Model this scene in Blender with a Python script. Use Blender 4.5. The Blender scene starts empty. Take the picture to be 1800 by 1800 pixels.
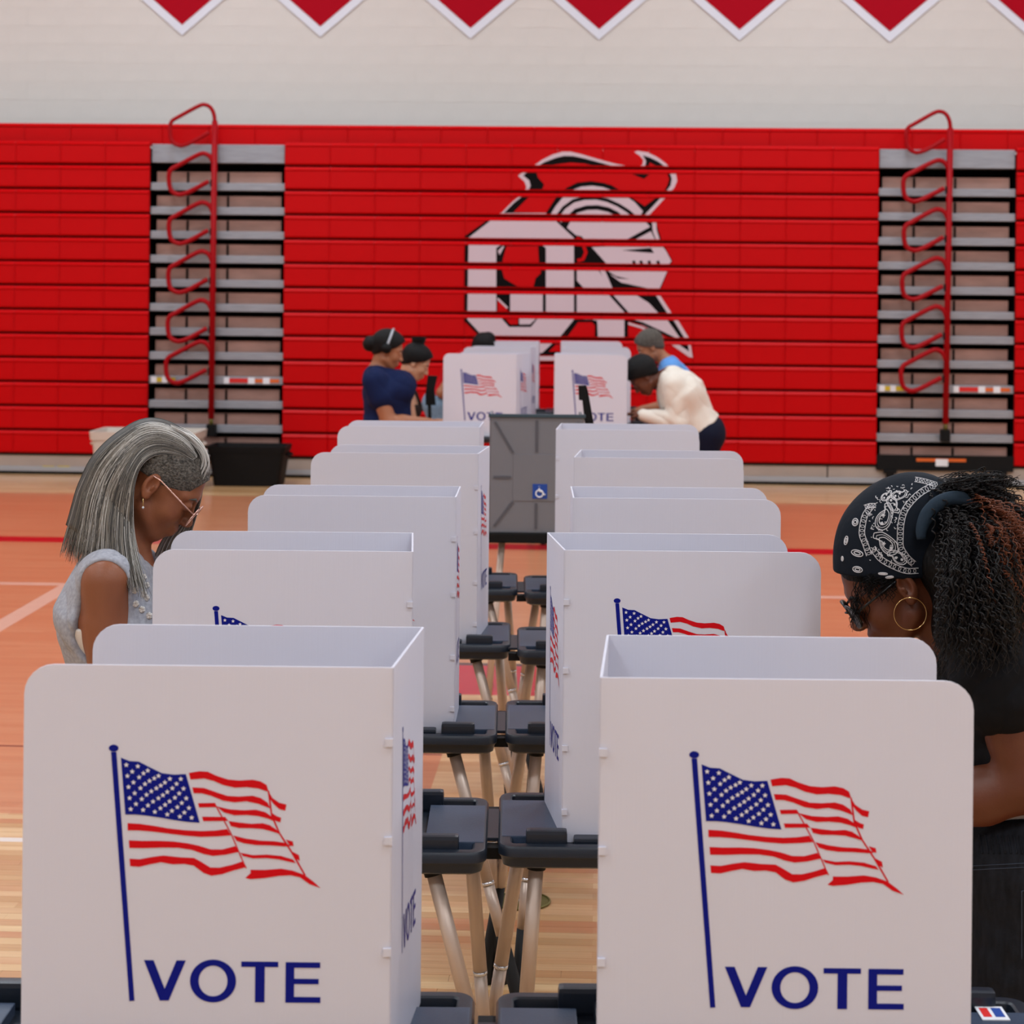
import bpy, bmesh, math, random
import numpy as np
from mathutils import Vector, Matrix
from mathutils.geometry import tessellate_polygon
from mathutils.bvhtree import BVHTree

random.seed(7)
rng = np.random.default_rng(7)
scene = bpy.context.scene
col = scene.collection

# ------------------------------------------------------------------ camera
F_PX, CX, CY, CAM_H, ROLL = 3500.0, 900.0, 485.0, 2.05, 0.0098
cam_d = bpy.data.cameras.new('camera')
cam = bpy.data.objects.new('camera', cam_d)
col.objects.link(cam)
cam_d.sensor_width = 36.0
cam_d.lens = F_PX / 1800.0 * 36.0
cam_d.shift_y = -(900.0 - CY) / 1800.0
cam_d.clip_start = 0.05
cam_d.clip_end = 200
cam.matrix_world = Matrix.Translation((0, 0, CAM_H)) @ Matrix.Rotation(math.pi / 2, 4, 'X') @ Matrix.Rotation(ROLL, 4, 'Z')
cam_d.dof.use_dof = True
cam_d.dof.focus_distance = 4.6
cam_d.dof.aperture_fstop = 7.5
scene.camera = cam

# ------------------------------------------------------------------ world, lights, exposure
world = bpy.data.worlds.new('world')
scene.world = world
world.use_nodes = True
world.node_tree.nodes['Background'].inputs[0].default_value = (0.75, 0.82, 1.0, 1)
world.node_tree.nodes['Background'].inputs[1].default_value = 0.05
vs = scene.view_settings
vs.view_transform = 'Standard'
vs.look = 'None'
vs.exposure = -0.52
vs.gamma = 1.0
vs.use_curve_mapping = False
LAMP_WATTS = 235.0
LAMP_COLOR = (0.80, 0.905, 1.0)
scene.cycles.use_denoising = True
scene.cycles.use_adaptive_sampling = True
scene.cycles.adaptive_threshold = 0.04
scene.cycles.max_bounces = 4
scene.cycles.diffuse_bounces = 3
scene.cycles.glossy_bounces = 2
scene.cycles.transmission_bounces = 4
scene.cycles.caustics_reflective = False
scene.cycles.caustics_refractive = False

# ------------------------------------------------------------------ geometry of the photograph
def U(px, py, Y):
    dx, dy = px - CX, py - CY
    ix, iy = dx + ROLL * dy, dy - ROLL * dx
    return Vector((ix * Y / F_PX, Y, CAM_H - iy * Y / F_PX))

TH = math.radians(2.5)          # the hall stands 2.5 degrees off the camera axis
HALL = Matrix.Translation((0, 19.9, 0)) @ Matrix.Rotation(-TH, 4, 'Z')
HALL_I = HALL.inverted()
def HP(px, py, d=0.0):
    """photo pixel -> hall-local point on the plane y = d"""
    dx, dy = px - CX, py - CY
    ix, iy = dx + ROLL * dy, dy - ROLL * dx
    o = HALL_I @ Vector((0, 0, CAM_H))
    v = HALL_I.to_3x3() @ Vector((ix / F_PX, 1, -iy / F_PX))
    t = (d - o.y) / v.y
    return o + v * t

# ------------------------------------------------------------------ helpers
def lin(c):
    c = c / 255.0
    return c / 12.92 if c <= 0.04045 else ((c + 0.055) / 1.055) ** 2.4
def rgb(r, g, b):
    return (lin(r), lin(g), lin(b), 1.0)

def mat(name, color, rough=0.5, metal=0.0, spec=0.5, noise=None, bump=None, coat=0.0, trans=None, emit=None, sheen=0.0):
    """noise=(scale, amount, stretch xyz)  bump=(scale, strength, stretch)"""
    m = bpy.data.materials.new(name)
    m.use_nodes = True
    nt = m.node_tree
    b = nt.nodes['Principled BSDF']
    b.inputs['Base Color'].default_value = color
    b.inputs['Roughness'].default_value = rough
    b.inputs['Metallic'].default_value = metal
    b.inputs['Specular IOR Level'].default_value = spec
    b.inputs['Coat Weight'].default_value = coat
    b.inputs['Sheen Weight'].default_value = sheen
    if emit:
        b.inputs['Emission Color'].default_value = emit[0]
        b.inputs['Emission Strength'].default_value = emit[1]
    if noise or bump:
        tc = nt.nodes.new('ShaderNodeTexCoord')
    def nz(scale, stretch, detail=4):
        mp = nt.nodes.new('ShaderNodeMapping')
        mp.inputs['Scale'].default_value = stretch
        nt.links.new(tc.outputs['Object'], mp.inputs['Vector'])
        n = nt.nodes.new('ShaderNodeTexNoise')
        n.inputs['Scale'].default_value = scale
        n.inputs['Detail'].default_value = detail
        nt.links.new(mp.outputs['Vector'], n.inputs['Vector'])
        return n
    if noise:
        n = nz(noise[0], noise[2] if len(noise) > 2 else (1, 1, 1))
        r = nt.nodes.new('ShaderNodeValToRGB')
        a = noise[1]
        r.color_ramp.elements[0].position = 0.3
        r.color_ramp.elements[1].position = 0.7
        r.color_ramp.elements[0].color = tuple(max(0, c * (1 - a)) for c in color[:3]) + (1,)
        r.color_ramp.elements[1].color = tuple(min(1, c * (1 + a)) for c in color[:3]) + (1,)
        nt.links.new(n.outputs['Fac'], r.inputs['Fac'])
        nt.links.new(r.outputs['Color'], b.inputs['Base Color'])
    if bump:
        n = nz(bump[0], bump[2] if len(bump) > 2 else (1, 1, 1))
        bp = nt.nodes.new('ShaderNodeBump')
        bp.inputs['Strength'].default_value = bump[1]
        bp.inputs['Distance'].default_value = 0.01
        nt.links.new(n.outputs['Fac'], bp.inputs['Height'])
        nt.links.new(bp.outputs['Normal'], b.inputs['Normal'])
    if trans:
        out = nt.nodes['Material Output']
        tr = nt.nodes.new('ShaderNodeBsdfTranslucent')
        tr.inputs['Color'].default_value = color
        mx = nt.nodes.new('ShaderNodeMixShader')
        mx.inputs[0].default_value = trans
        nt.links.new(b.outputs[0], mx.inputs[1])
        nt.links.new(tr.outputs[0], mx.inputs[2])
        nt.links.new(mx.outputs[0], out.inputs[0])
    return m

def mesh(name, verts, faces, smooth=False):
    me = bpy.data.meshes.new(name)
    me.from_pydata([tuple(v) for v in verts], [], [tuple(f) for f in faces])
    me.validate()
    me.update()
    if smooth:
        me.polygons.foreach_set('use_smooth', [True] * len(me.polygons))
    return me

def tag(o, label=None, cat=None, group=None, kind=None):
    if label: o['label'] = label
    if cat: o['category'] = cat
    if group: o['group'] = group
    if kind: o['kind'] = kind
    return o

def obj(name, me, m=None, parent=None, loc=None, rot=None):
    o = bpy.data.objects.new(name, me)
    col.objects.link(o)
    if m is not None and me is not None and len(me.materials) == 0:
        for mm in (m if isinstance(m, (list, tuple)) else [m]):
            me.materials.append(mm)
    if parent: o.parent = parent
    if loc is not None: o.location = loc
    if rot is not None: o.rotation_euler = rot
    return o

def empty(name, loc, rz=0.0):
    o = bpy.data.objects.new(name, None)
    col.objects.link(o)
    o.empty_display_size = 0.1
    o.location = loc
    o.rotation_euler = (0, 0, rz)
    return o

class MB:
    """collects vertices and faces"""
    def __init__(s): s.v = []; s.f = []
    def add(s, vs, fs):
        n = len(s.v); s.v += [tuple(v) for v in vs]; s.f += [tuple(i + n for i in f) for f in fs]; return s
    def box(s, x0, x1, y0, y1, z0, z1, bev=0.0):
        if bev <= 0:
            return s.add([(x0,y0,z0),(x1,y0,z0),(x1,y1,z0),(x0,y1,z0),(x0,y0,z1),(x1,y0,z1),(x1,y1,z1),(x0,y1,z1)],
                         [(0,3,2,1),(4,5,6,7),(0,1,5,4),(1,2,6,5),(2,3,7,6),(3,0,4,7)])
        bm = bmesh.new()
        bmesh.ops.create_cube(bm, size=1)
        for v in bm.verts:
            v.co = Vector(((x0+x1)/2 + v.co.x*(x1-x0), (y0+y1)/2 + v.co.y*(y1-y0), (z0+z1)/2 + v.co.z*(z1-z0)))
        bmesh.ops.bevel(bm, geom=list(bm.edges), offset=bev, segments=2, affect='EDGES', profile=0.7)
        bm.verts.index_update()
        s.add([v.co[:] for v in bm.verts], [[v.index for v in f.verts] for f in bm.faces])
        bm.free()
        return s
    def tube(s, pts, r, n=8, caps=True, closed=False):
        pts = [Vector(p) for p in pts]
        rs = r if isinstance(r, (list, tuple)) else [r] * len(pts)
        rings = []
        up = None
        m = len(pts)
        for i, p in enumerate(pts):
            if closed: t = pts[(i+1) % m] - pts[i-1]
            else: t = (pts[min(i+1, m-1)] - pts[max(i-1, 0)])
            t.normalize()
            if up is None:
                up = Vector((0,0,1)) if abs(t.z) < 0.9 else Vector((1,0,0))
            a = t.cross(up).normalized(); b = a.cross(t).normalized(); up = b
            rings.append([p + (a*math.cos(2*math.pi*k/n) + b*math.sin(2*math.pi*k/n))*rs[i] for k in range(n)])
        vs = [v for rg in rings for v in rg]; fs = []
        for i in range(m if closed else m-1):
            j = (i+1) % m
            for k in range(n):
                k2 = (k+1) % n
                fs.append((i*n+k, i*n+k2, j*n+k2, j*n+k))
        if caps and not closed:
            fs.append(tuple(range(n))[::-1]); fs.append(tuple((m-1)*n+k for k in range(n)))
        return s.add(vs, fs)
    def prism(s, poly, y0, y1):
        """xz polygon extruded along y"""
        n = len(poly)
        vs = [(x, y0, z) for x, z in poly] + [(x, y1, z) for x, z in poly]
        fs = [(i, (i+1) % n, n+(i+1) % n, n+i) for i in range(n)]
        tris = tessellate_polygon([[Vector((x, 0, z)) for x, z in poly]])
        for t in tris:
            fs.append(tuple(t)); fs.append(tuple(n+i for i in t[::-1]))
        return s.add(vs, fs)
    def flat(s, poly, y=0.0):
        tris = tessellate_polygon([[Vector((x, 0, z)) for x, z in poly]])
        return s.add([(x, y, z) for x, z in poly], tris)
    def mesh(s, name, smooth=False):
        me = mesh(name, s.v, s.f, smooth)
        bm = bmesh.new(); bm.from_mesh(me)
        bmesh.ops.recalc_face_normals(bm, faces=bm.faces)
        bm.to_mesh(me); bm.free()
        return me
    def build(s, name, m, parent=None, smooth=False, loc=None, rot=None):
        return obj(name, s.mesh(name, smooth), m, parent, loc, rot)

def smooth_by_angle(o, deg=40):
    me = o.data
    me.polygons.foreach_set('use_smooth', [True]*len(me.polygons))
    try:
        me.set_sharp_from_angle(angle=math.radians(deg))
    except Exception:
        pass
    return o

def spline(pts, n):
    """Catmull-Rom through points, n samples (list of tuples, any dim)"""
    P = np.array(pts, float)
    d = np.r_[0, np.cumsum(np.linalg.norm(np.diff(P, axis=0), axis=1))]
    t = np.linspace(0, d[-1], n)
    out = []
    ext = np.vstack([2*P[0]-P[1], P, 2*P[-1]-P[-2]])
    for x in t:
        i = min(np.searchsorted(d, x, side='right')-1, len(P)-2)
        u = (x-d[i])/(d[i+1]-d[i])
        p0, p1, p2, p3 = ext[i], ext[i+1], ext[i+2], ext[i+3]
        out.append(0.5*((2*p1)+(-p0+p2)*u+(2*p0-5*p1+4*p2-p3)*u*u+(-p0+3*p1-3*p2+p3)*u**3))
    return np.array(out)

def rrect(w, h, r, n=5, inset=0.0):
    """rounded rectangle outline centred at 0"""
    w2, h2, r = w/2-inset, h/2-inset, max(r-inset, 0.002)
    pts = []
    for cx, cy, a0 in ((w2-r, h2-r, 0), (-w2+r, h2-r, 90), (-w2+r, -h2+r, 180), (w2-r, -h2+r, 270)):
        for k in range(n+1):
            a = math.radians(a0+90*k/n)
            pts.append((cx+r*math.cos(a), cy+r*math.sin(a)))
    return pts
def loft(loops, cap_first=True, cap_last=True):
    mb = MB(); n = len(loops[0])
    vs = [v for l in loops for v in l]; fs = []
    for i in range(len(loops)-1):
        for k in range(n):
            k2 = (k+1) % n
            fs.append((i*n+k, i*n+k2, (i+1)*n+k2, (i+1)*n+k))
    if cap_first: fs.append(tuple(range(n))[::-1])
    if cap_last: fs.append(tuple((len(loops)-1)*n+k for k in range(n)))
    return mb.add(vs, fs)

# ------------------------------------------------------------------ materials
M = {}
M['cream_wall'] = mat('cream_block_paint', rgb(217, 209, 203), 0.55, noise=(3.0, 0.03))
M['side_wall'] = mat('pale_wall_paint', rgb(214, 206, 200), 0.6)
M['ceiling'] = mat('ceiling_paint', rgb(200, 198, 196), 0.8)
M['red_seat'] = mat('red_seat_plastic', rgb(194, 0, 7), 0.4, spec=0.12, noise=(1.3, 0.06))
M['red_tube'] = mat('red_painted_tube', rgb(156, 2, 14), 0.45, spec=.15)
M['black'] = mat('black_matte', rgb(9, 8, 9), 0.6, spec=.2)
M['dark_void'] = mat('void_shade_and_brackets', rgb(9, 7, 7), 0.8, spec=.1)  # dark brackets, and painted shade for the voids behind seats and treads
M['galv'] = mat('galvanised_tread', rgb(152, 155, 163), 0.42, metal=0.35, noise=(6, 0.1, (1, 8, 8)))
M['riser'] = mat('riser_painted_reflection', rgb(164, 126, 114), 0.5, noise=(3, 0.18, (1, 1, 3)))  # brown tone puts a reflection in the dull metal risers into the colour
M['kick'] = mat('beige_kick_board', rgb(178, 164, 156), 0.5, noise=(4, 0.05))
M['strip'] = mat('grey_metal_strip', rgb(168, 172, 180), 0.4, metal=0.5)
M['banner_red'] = mat('banner_red_fabric', rgb(172, 4, 28), 0.75, spec=.1, bump=(300, 0.1))
M['banner_white'] = mat('banner_white_edge', rgb(226, 226, 236), 0.7)
M['emb_white'] = mat('emblem_white_print', rgb(206, 184, 192), 0.45, spec=.15)
M['emb_black'] = mat('emblem_black_print', rgb(10, 6, 7), 0.5, spec=.08)
M['emb_red'] = mat('emblem_red_print', rgb(194, 0, 7), 0.4, spec=.12)
M['panel'] = mat('white_corrugated_plastic', rgb(227, 225, 236), 0.45, spec=0.3, trans=0.22, bump=(55, 0.04, (6, 6, 0.05)))
M['print_blue'] = mat('print_blue', rgb(0, 16, 126), 0.5, spec=.15)
M['print_red'] = mat('print_red', rgb(204, 4, 20), 0.5, spec=.15)
M['print_white'] = mat('print_white', rgb(226, 224, 230), 0.5)
M['tray'] = mat('charcoal_moulded_plastic', rgb(25, 32, 43), 0.36, spec=0.45, bump=(400, 0.06))
M['plate'] = mat('plate_painted_highlight', rgb(50, 63, 84), 0.42, bump=(300, 0.08))  # lighter than the tray: bluish highlight on top put into the colour
M['alu'] = mat('champagne_aluminium', rgb(204, 184, 170), 0.4, metal=0.35)
M['alu_ring'] = mat('bright_ring', rgb(220, 220, 224), 0.25, metal=0.8)
M['rubber'] = mat('black_rubber', rgb(20, 20, 22), 0.7)
M['grey_panel'] = mat('grey_moulded_plastic', rgb(112, 111, 117), 0.55, bump=(500, 0.08))
M['grey_rib'] = mat('grey_rib_plastic', rgb(80, 79, 86), 0.6)
M['teal_trim'] = mat('dark_teal_trim', rgb(48, 66, 76), 0.5)
M['sign_blue'] = mat('sign_blue', rgb(14, 64, 150), 0.5)
M['sign_white'] = mat('sign_white', rgb(230, 230, 235), 0.5)
M['yellow'] = mat('yellow_label', rgb(206, 176, 30), 0.5)
M['orange'] = mat('orange_label', rgb(216, 96, 24), 0.5)
M['label_red'] = mat('red_label', rgb(214, 30, 26), 0.5)
M['brass'] = mat('green_brass', rgb(112, 104, 52), 0.4, metal=0.5)
M['cream_plastic'] = mat('cream_plastic', rgb(206, 196, 184), 0.5)
M['lens'] = mat('lamp_lens', (0.9, 0.93, 1, 1), 0.4, emit=((0.93, 0.96, 1, 1), 12.0))
M['housing'] = mat('lamp_housing', rgb(210, 210, 212), 0.5)
# ------------------------------------------------------------------ floor material (court paint in hall-aligned coordinates)
def floor_material():
    m = bpy.data.materials.new('maple_court_floor')
    m.use_nodes = True
    nt = m.node_tree; N = nt.nodes; L = nt.links
    b = N['Principled BSDF']
    geo = N.new('ShaderNodeNewGeometry')
    rot = N.new('ShaderNodeVectorRotate'); rot.rotation_type = 'Z_AXIS'
    rot.inputs['Angle'].default_value = TH
    L.new(geo.outputs['Position'], rot.inputs['Vector'])
    sep = N.new('ShaderNodeSeparateXYZ'); L.new(rot.outputs[0], sep.inputs[0])
    qx, qy = sep.outputs[0], sep.outputs[1]
    def mth(op, a, c):
        n = N.new('ShaderNodeMath'); n.operation = op
        for i, v in enumerate((a, c)):
            if isinstance(v, (int, float)): n.inputs[i].default_value = v
            else: L.new(v, n.inputs[i])
        return n.outputs[0]
    def band(v, lo, hi):
        return mth('MULTIPLY', mth('GREATER_THAN', v, lo), mth('LESS_THAN', v, hi))
    def AND(a, c): return mth('MULTIPLY', a, c)
    def OR(a, c): return mth('MAXIMUM', a, c)
    def mix(fac, c1, c2, blend='MIX'):
        n = N.new('ShaderNodeMix'); n.data_type = 'RGBA'; n.blend_type = blend
        if isinstance(fac, (int, float)): n.inputs[0].default_value = fac
        else: L.new(fac, n.inputs[0])
        for i, c in ((6, c1), (7, c2)):
            if isinstance(c, tuple): n.inputs[i].default_value = c
            else: L.new(c, n.inputs[i])
        return n.outputs[2]
    br = N.new('ShaderNodeTexBrick')
    br.inputs['Scale'].default_value = 1.0
    br.inputs['Brick Width'].default_value = 0.93
    br.inputs['Row Height'].default_value = 0.057
    br.inputs['Mortar Size'].default_value = 0.0006
    br.inputs['Color1'].default_value = (0.0, 0, 0, 1)
    br.inputs['Color2'].default_value = (1, 1, 1, 1)
    br.inputs['Mortar'].default_value = (0.0, 0, 0, 1)
    br.offset = 0.37
    L.new(rot.outputs[0], br.inputs['Vector'])
    mp = N.new('ShaderNodeMapping'); mp.inputs['Scale'].default_value = (0.7, 17.5, 1)
    L.new(rot.outputs[0], mp.inputs['Vector'])
    row = N.new('ShaderNodeTexNoise'); row.inputs['Scale'].default_value = 1.0; row.inputs['Detail'].default_value = 3
    L.new(mp.outputs[0], row.inputs['Vector'])
    mp2 = N.new('ShaderNodeMapping'); mp2.inputs['Scale'].default_value = (3, 120, 1)
    L.new(rot.outputs[0], mp2.inputs['Vector'])
    gr = N.new('ShaderNodeTexNoise'); gr.inputs['Scale'].default_value = 1.0; gr.inputs['Detail'].default_value = 4
    L.new(mp2.outputs[0], gr.inputs['Vector'])
    maple = mix(br.outputs['Color'], rgb(194, 148, 98), rgb(230, 194, 146))
    ramp = N.new('ShaderNodeMapRange'); L.new(row.outputs['Fac'], ramp.inputs[0])
    ramp.inputs[1].default_value = 0.35; ramp.inputs[2].default_value = 0.7
    maple = mix(mth('MULTIPLY', ramp.outputs[0], 0.5), maple, rgb(190, 128, 78))
    orange = mix(br.outputs['Color'], rgb(200, 128, 88), rgb(208, 142, 102))
    orange = mix(mth('MULTIPLY', ramp.outputs[0], 0.5), orange, rgb(190, 116, 76))
    grr = N.new('ShaderNodeMapRange'); L.new(gr.outputs['Fac'], grr.inputs[0])
    grr.inputs[1].default_value = 0.3; grr.inputs[2].default_value = 0.75; grr.inputs[3].default_value = 1.05; grr.inputs[4].default_value = 0.86
    oi = N.new('ShaderNodeObjectInfo')
    maple = mix(mth('MULTIPLY', oi.outputs['Object Index'], .075), maple, rgb(186, 104, 62))
    region = OR(band(qy, 11.0, 18.2), AND(band(qy, 7.43, 11.01), mth('LESS_THAN', qx, -0.65)))
    c = mix(region, maple, orange)
    c = mix(band(qy, 14.9, 15.2), c, rgb(186, 10, 26))
    c = mix(AND(band(qy, 9.72, 10.45), band(qx, -0.9, 4.0)), c, rgb(190, 22, 40))
    c = mix(AND(band(qy, 10.45, 10.52), band(qx, -0.9, 4.0)), c, rgb(70, 55, 50))
    pale = OR(AND(band(qy, 12.86, 12.96), mth('LESS_THAN', qx, 2.0)), AND(band(qx, -3.5, -3.38), band(qy, 3.0, 12.96)))
    c = mix(mth('MULTIPLY', pale, 0.75), c, rgb(226, 190, 170))
    c = mix(band(qy, 7.06, 7.11), c, rgb(226, 214, 206))
    c = mix(AND(band(qy, 8.48, 8.505), mth('LESS_THAN', qx, -0.65)), c, rgb(120, 60, 40))
    mul = N.new('ShaderNodeVectorMath'); mul.operation = 'SCALE'
    L.new(c, mul.inputs[0]); L.new(grr.outputs[0], mul.inputs['Scale'])
    L.new(mul.outputs[0], b.inputs['Base Color'])
    b.inputs['Roughness'].default_value = 0.3
    b.inputs['Coat Weight'].default_value = 0.35
    b.inputs['Coat Roughness'].default_value = 0.12
    return m
M['floor'] = floor_material()

# ------------------------------------------------------------------ the hall shell
def struct(name, mb, m):
    o = mb.build(name, m)
    o.matrix_world = HALL
    o['kind'] = 'structure'
    return o
XL, XR, YB, YW, ZC = -14.5, 14.0, -27.0, 1.35, 8.6          # hall-local limits
floor = struct('floor', MB().box(XL, XR, YB, YW+.2, -0.1, 0.0), M['floor'])
floor['label'] = 'glossy maple gym floor with orange stained court and red lines'
wall_back = struct('wall_back', MB().box(XL, XR, YW, YW+.2, 0, ZC), M['cream_wall'])
struct('wall_left', MB().box(XL-.2, XL, YB, YW+.2, 0, ZC), M['side_wall'])
struct('wall_right', MB().box(XR, XR+.2, YB, YW+.2, 0, ZC), M['side_wall'])
struct('wall_front', MB().box(XL, XR, YB-.2, YB, 0, ZC), M['side_wall'])
struct('ceiling', MB().box(XL, XR, YB, YW+.2, ZC, ZC+.15), M['ceiling'])

# painted blocks of the far wall, seen above the bleachers
BW, BH = 0.4, 0.2
blk_me = MB().box(-BW/2+.0012, BW/2-.0012, -0.002, 0.0, -BH/2+.0015, BH/2-.0015).mesh('block')
blk_me.materials.append(M['cream_wall'])
x_lo, x_hi = HP(-80, 100, YW).x, HP(1880, 100, YW).x
z0 = 3.5
for r in range(9):
    n = int((x_hi-x_lo)/BW)+1
    for k in range(n):
        if r*n+k >= 298: break
        obj('block', blk_me, None, wall_back, (x_lo+(k+.5+.5*(r % 2))*BW, YW, z0+(r+.5)*BH))

# floor boards near enough to tell apart
ROW = 0.057
q2w = Matrix.Rotation(-TH, 4, 'Z')
plank_meshes = {}
cnt = 0
for r in range(98, 134):
    qy = r*ROW
    x = -2.35-random.random()*.5
    while x < 0.95 and cnt < 296:
        ln = random.choice((0.45, 0.6, 0.75, 0.9, 1.1))
        if ln not in plank_meshes:
            me = MB().box(-ln/2+.0006, ln/2-.0006, -ROW/2+.0005, ROW/2-.0005, -.001, .0025).mesh('plank')
            me.materials.append(M['floor'])
            plank_meshes[ln] = me
        if x+ln > -2.3 and not (-1.55 < x and x+ln < -0.75):
            p = q2w @ Vector((x+ln/2, qy+ROW/2, 0))
            o = obj('plank', plank_meshes[ln])
            o.parent = floor
            o.matrix_parent_inverse = HALL_I
            o.location = p
            o.rotation_euler = (0, 0, -TH)
            o.pass_index = random.choice((0, 0, 1, 2, 3, 5, 8))
            cnt += 1
        x += ln

# ------------------------------------------------------------------ ceiling lamps
lamp_i = 0
rows_x = (-9.5, -3.2, 3.2, 9.5)
cols_y = (-24.0, -18.5, -13.0, -7.6, -2.4)
names_x = ('far left', 'left middle', 'right middle', 'far right')
names_y = ('behind the entrance end', 'second row from the entrance', 'over the voting booths', 'fourth row', 'nearest the bleachers')
for iy, y in enumerate(cols_y):
    for ix, x in enumerate(rows_x):
        p = HALL @ Vector((x, y, ZC-.35))
        root = empty('ceiling_lamp', p, -TH)
        tag(root, 'white rectangular hall lamp on the ceiling, %s column, %s' % (names_x[ix], names_y[iy]), 'lamp', 'hall ceiling lamps')
        MB().box(-.62, .62, -.32, .32, 0, .1, .015).build('housing', M['housing'], root)
        MB().box(-.56, .56, -.27, .27, -.012, 0).build('lens', M['lens'], root)
        for sx in (-.4, .4):
            MB().tube([(sx, 0, .1), (sx, 0, .35)], .008, 6).build('hanger', M['strip'], root)
        ld = bpy.data.lights.new('lamp_light', 'AREA')
        ld.shape = 'RECTANGLE'; ld.size = 1.5; ld.size_y = 0.9
        ld.energy = LAMP_WATTS
        ld.color = LAMP_COLOR
        lo = bpy.data.objects.new('lamp_light', ld); col.objects.link(lo)
        lo.parent = root; lo.location = (0, 0, -.03)

# ------------------------------------------------------------------ bleachers
PITCH, ZB = 0.2437, 0.205
NR = 13
SEAT_W = 0.459
prof = [(0.02, .012), (-.012, .016), (-.02, .032), (-.02, .196), (-.027, .202), (-.029, .210), (-.006, .236), (0.02, .239)]
def seat_mesh(w):
    st = [(-w/2+.0012, .72), (-w/2+.014, 1.0), (w/2-.014, 1.0), (w/2-.0012, .72)]
    loops = []
    for x, k in st:
        loops.append([(x, (y*k if y < 0 else y), z) for y, z in prof])
    me = loft(loops).mesh('seat_panel')
    me.materials.append(M['red_seat'])
    return me
seat_me = seat_mesh(SEAT_W)
def bleacher(label, x0, ncols):
    root = empty('bleacher_section', HALL @ Vector((x0, 0, 0)), -TH)
    tag(root, label, 'bleachers')
    w = ncols*SEAT_W
    for r in range(NR):
        for c in range(ncols):
            obj('seat_panel', seat_me, None, root, ((c+.5)*SEAT_W, 0, ZB+r*PITCH))
    MB().box(0.004, w-.004, .022, .95, ZB, ZB+NR*PITCH-.07).build('understructure', M['dark_void'], root)  # near-black block, paints the shaded void seen through the seat seams
    MB().box(0, w, .03, .06, .03, ZB-.006).build('kick_board', M['kick'], root)
    MB().box(0, w, .01, .035, .03, .075, .004).build('metal_strip', M['strip'], root)
    MB().box(0, w, .02, .05, .001, .03).build('base_seal', M['black'], root)
    MB().box(0, w, .015, .05, ZB-.012, ZB+.006).build('dark_lip', M['black'], root)
    return root
xa0, xa1 = HP(262, 500).x, HP(499, 500).x          # left aisle
xb0, xb1 = HP(1543, 500).x, HP(1785, 500).x        # right aisle
SEAT_C = (xb0-xa1)/13
SEAT_W = SEAT_C
seat_me = seat_mesh(SEAT_W)
bl_left = bleacher('folded red bleacher block left of the left aisle', xa0-6*SEAT_W, 6)
bl_mid = bleacher('wide folded red bleacher block bearing the knight emblem', xa1, 13)
bl_right = bleacher('folded red bleacher block at the right edge, right of the right aisle', xb1, 4)
# small stickers on the boards
for (root, px, py, w, h, m) in ((bl_left, 85, 822, .12, .035, 'yellow'), (bl_left, 112, 822, .12, .035, 'yellow'), (bl_mid, 1300, 828, .06, .07, 'sign_blue')):
    p = HP(px, py, .028)
    x = (p.x - (HALL_I @ root.location).x)
    MB().box(x-w/2, x+w/2, .026, .031, p.z-h/2, p.z+h/2).build('sticker', M[m], root)
sx = (HP(1455, 830).x - (HALL_I @ bl_mid.location).x)
MB().box(sx-.006, sx+.006, .027, .032, .08, ZB-.012).build('board_joint', M['black'], bl_mid)

# continuous top row of seat backs, set back over blocks and aisles
top_root = empty('bleacher_back_row', HALL @ Vector((xa0-6*SEAT_W, .14, 0)), -TH)
tag(top_root, 'long top row of darker red seat backs running above the whole bleachers', 'bleachers')
tw = .46
prof_s = prof
bm_w = xb1+4*SEAT_W-(xa0-6*SEAT_W)
nt_ = int(bm_w/tw)
tw = bm_w/nt_
top_me = seat_mesh(tw)
for k in range(nt_):
    obj('seat_panel', top_me, None, top_root, ((k+.5)*tw, 0, ZB+NR*PITCH-.055))
MB().box(0, bm_w, .03, .8, ZB+NR*PITCH+.01, ZB+NR*PITCH+.17).build('understructure', M['dark_void'], top_root)

# ------------------------------------------------------------------ emblem printed on the middle block
E5 = lambda x, y: (800+x/4.186, 250+y/4.186)
o_mid = HALL_I @ bl_mid.location
def e2h(x, y):
    p = HP(*E5(x, y), -.022)
    return (p.x-o_mid.x, p.z)
def stroke(pts, w):
    """polyline -> ribbon polygon in e5 units"""
    P = [Vector(p) for p in pts]; l = []; r = []
    for i, p in enumerate(P):
        t = (P[min(i+1, len(P)-1)]-P[max(i-1, 0)]).normalized()
        n = Vector((-t.y, t.x))*w/2
        l.append(p+n); r.append(p-n)
    return [tuple(p) for p in l+r[::-1]]
EMB = []          # (colour, polygon), painted in order
def W_(*p): EMB.append(('w', list(p)))
def K_(*p): EMB.append(('k', list(p)))
def R_(*p): EMB.append(('r', list(p)))
def KS(w, *p): EMB.append(('k', stroke(p, w)))
def WS(w, *p): EMB.append(('w', stroke(p, w)))
def RS(w, *p): EMB.append(('r', stroke(p, w)))
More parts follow.
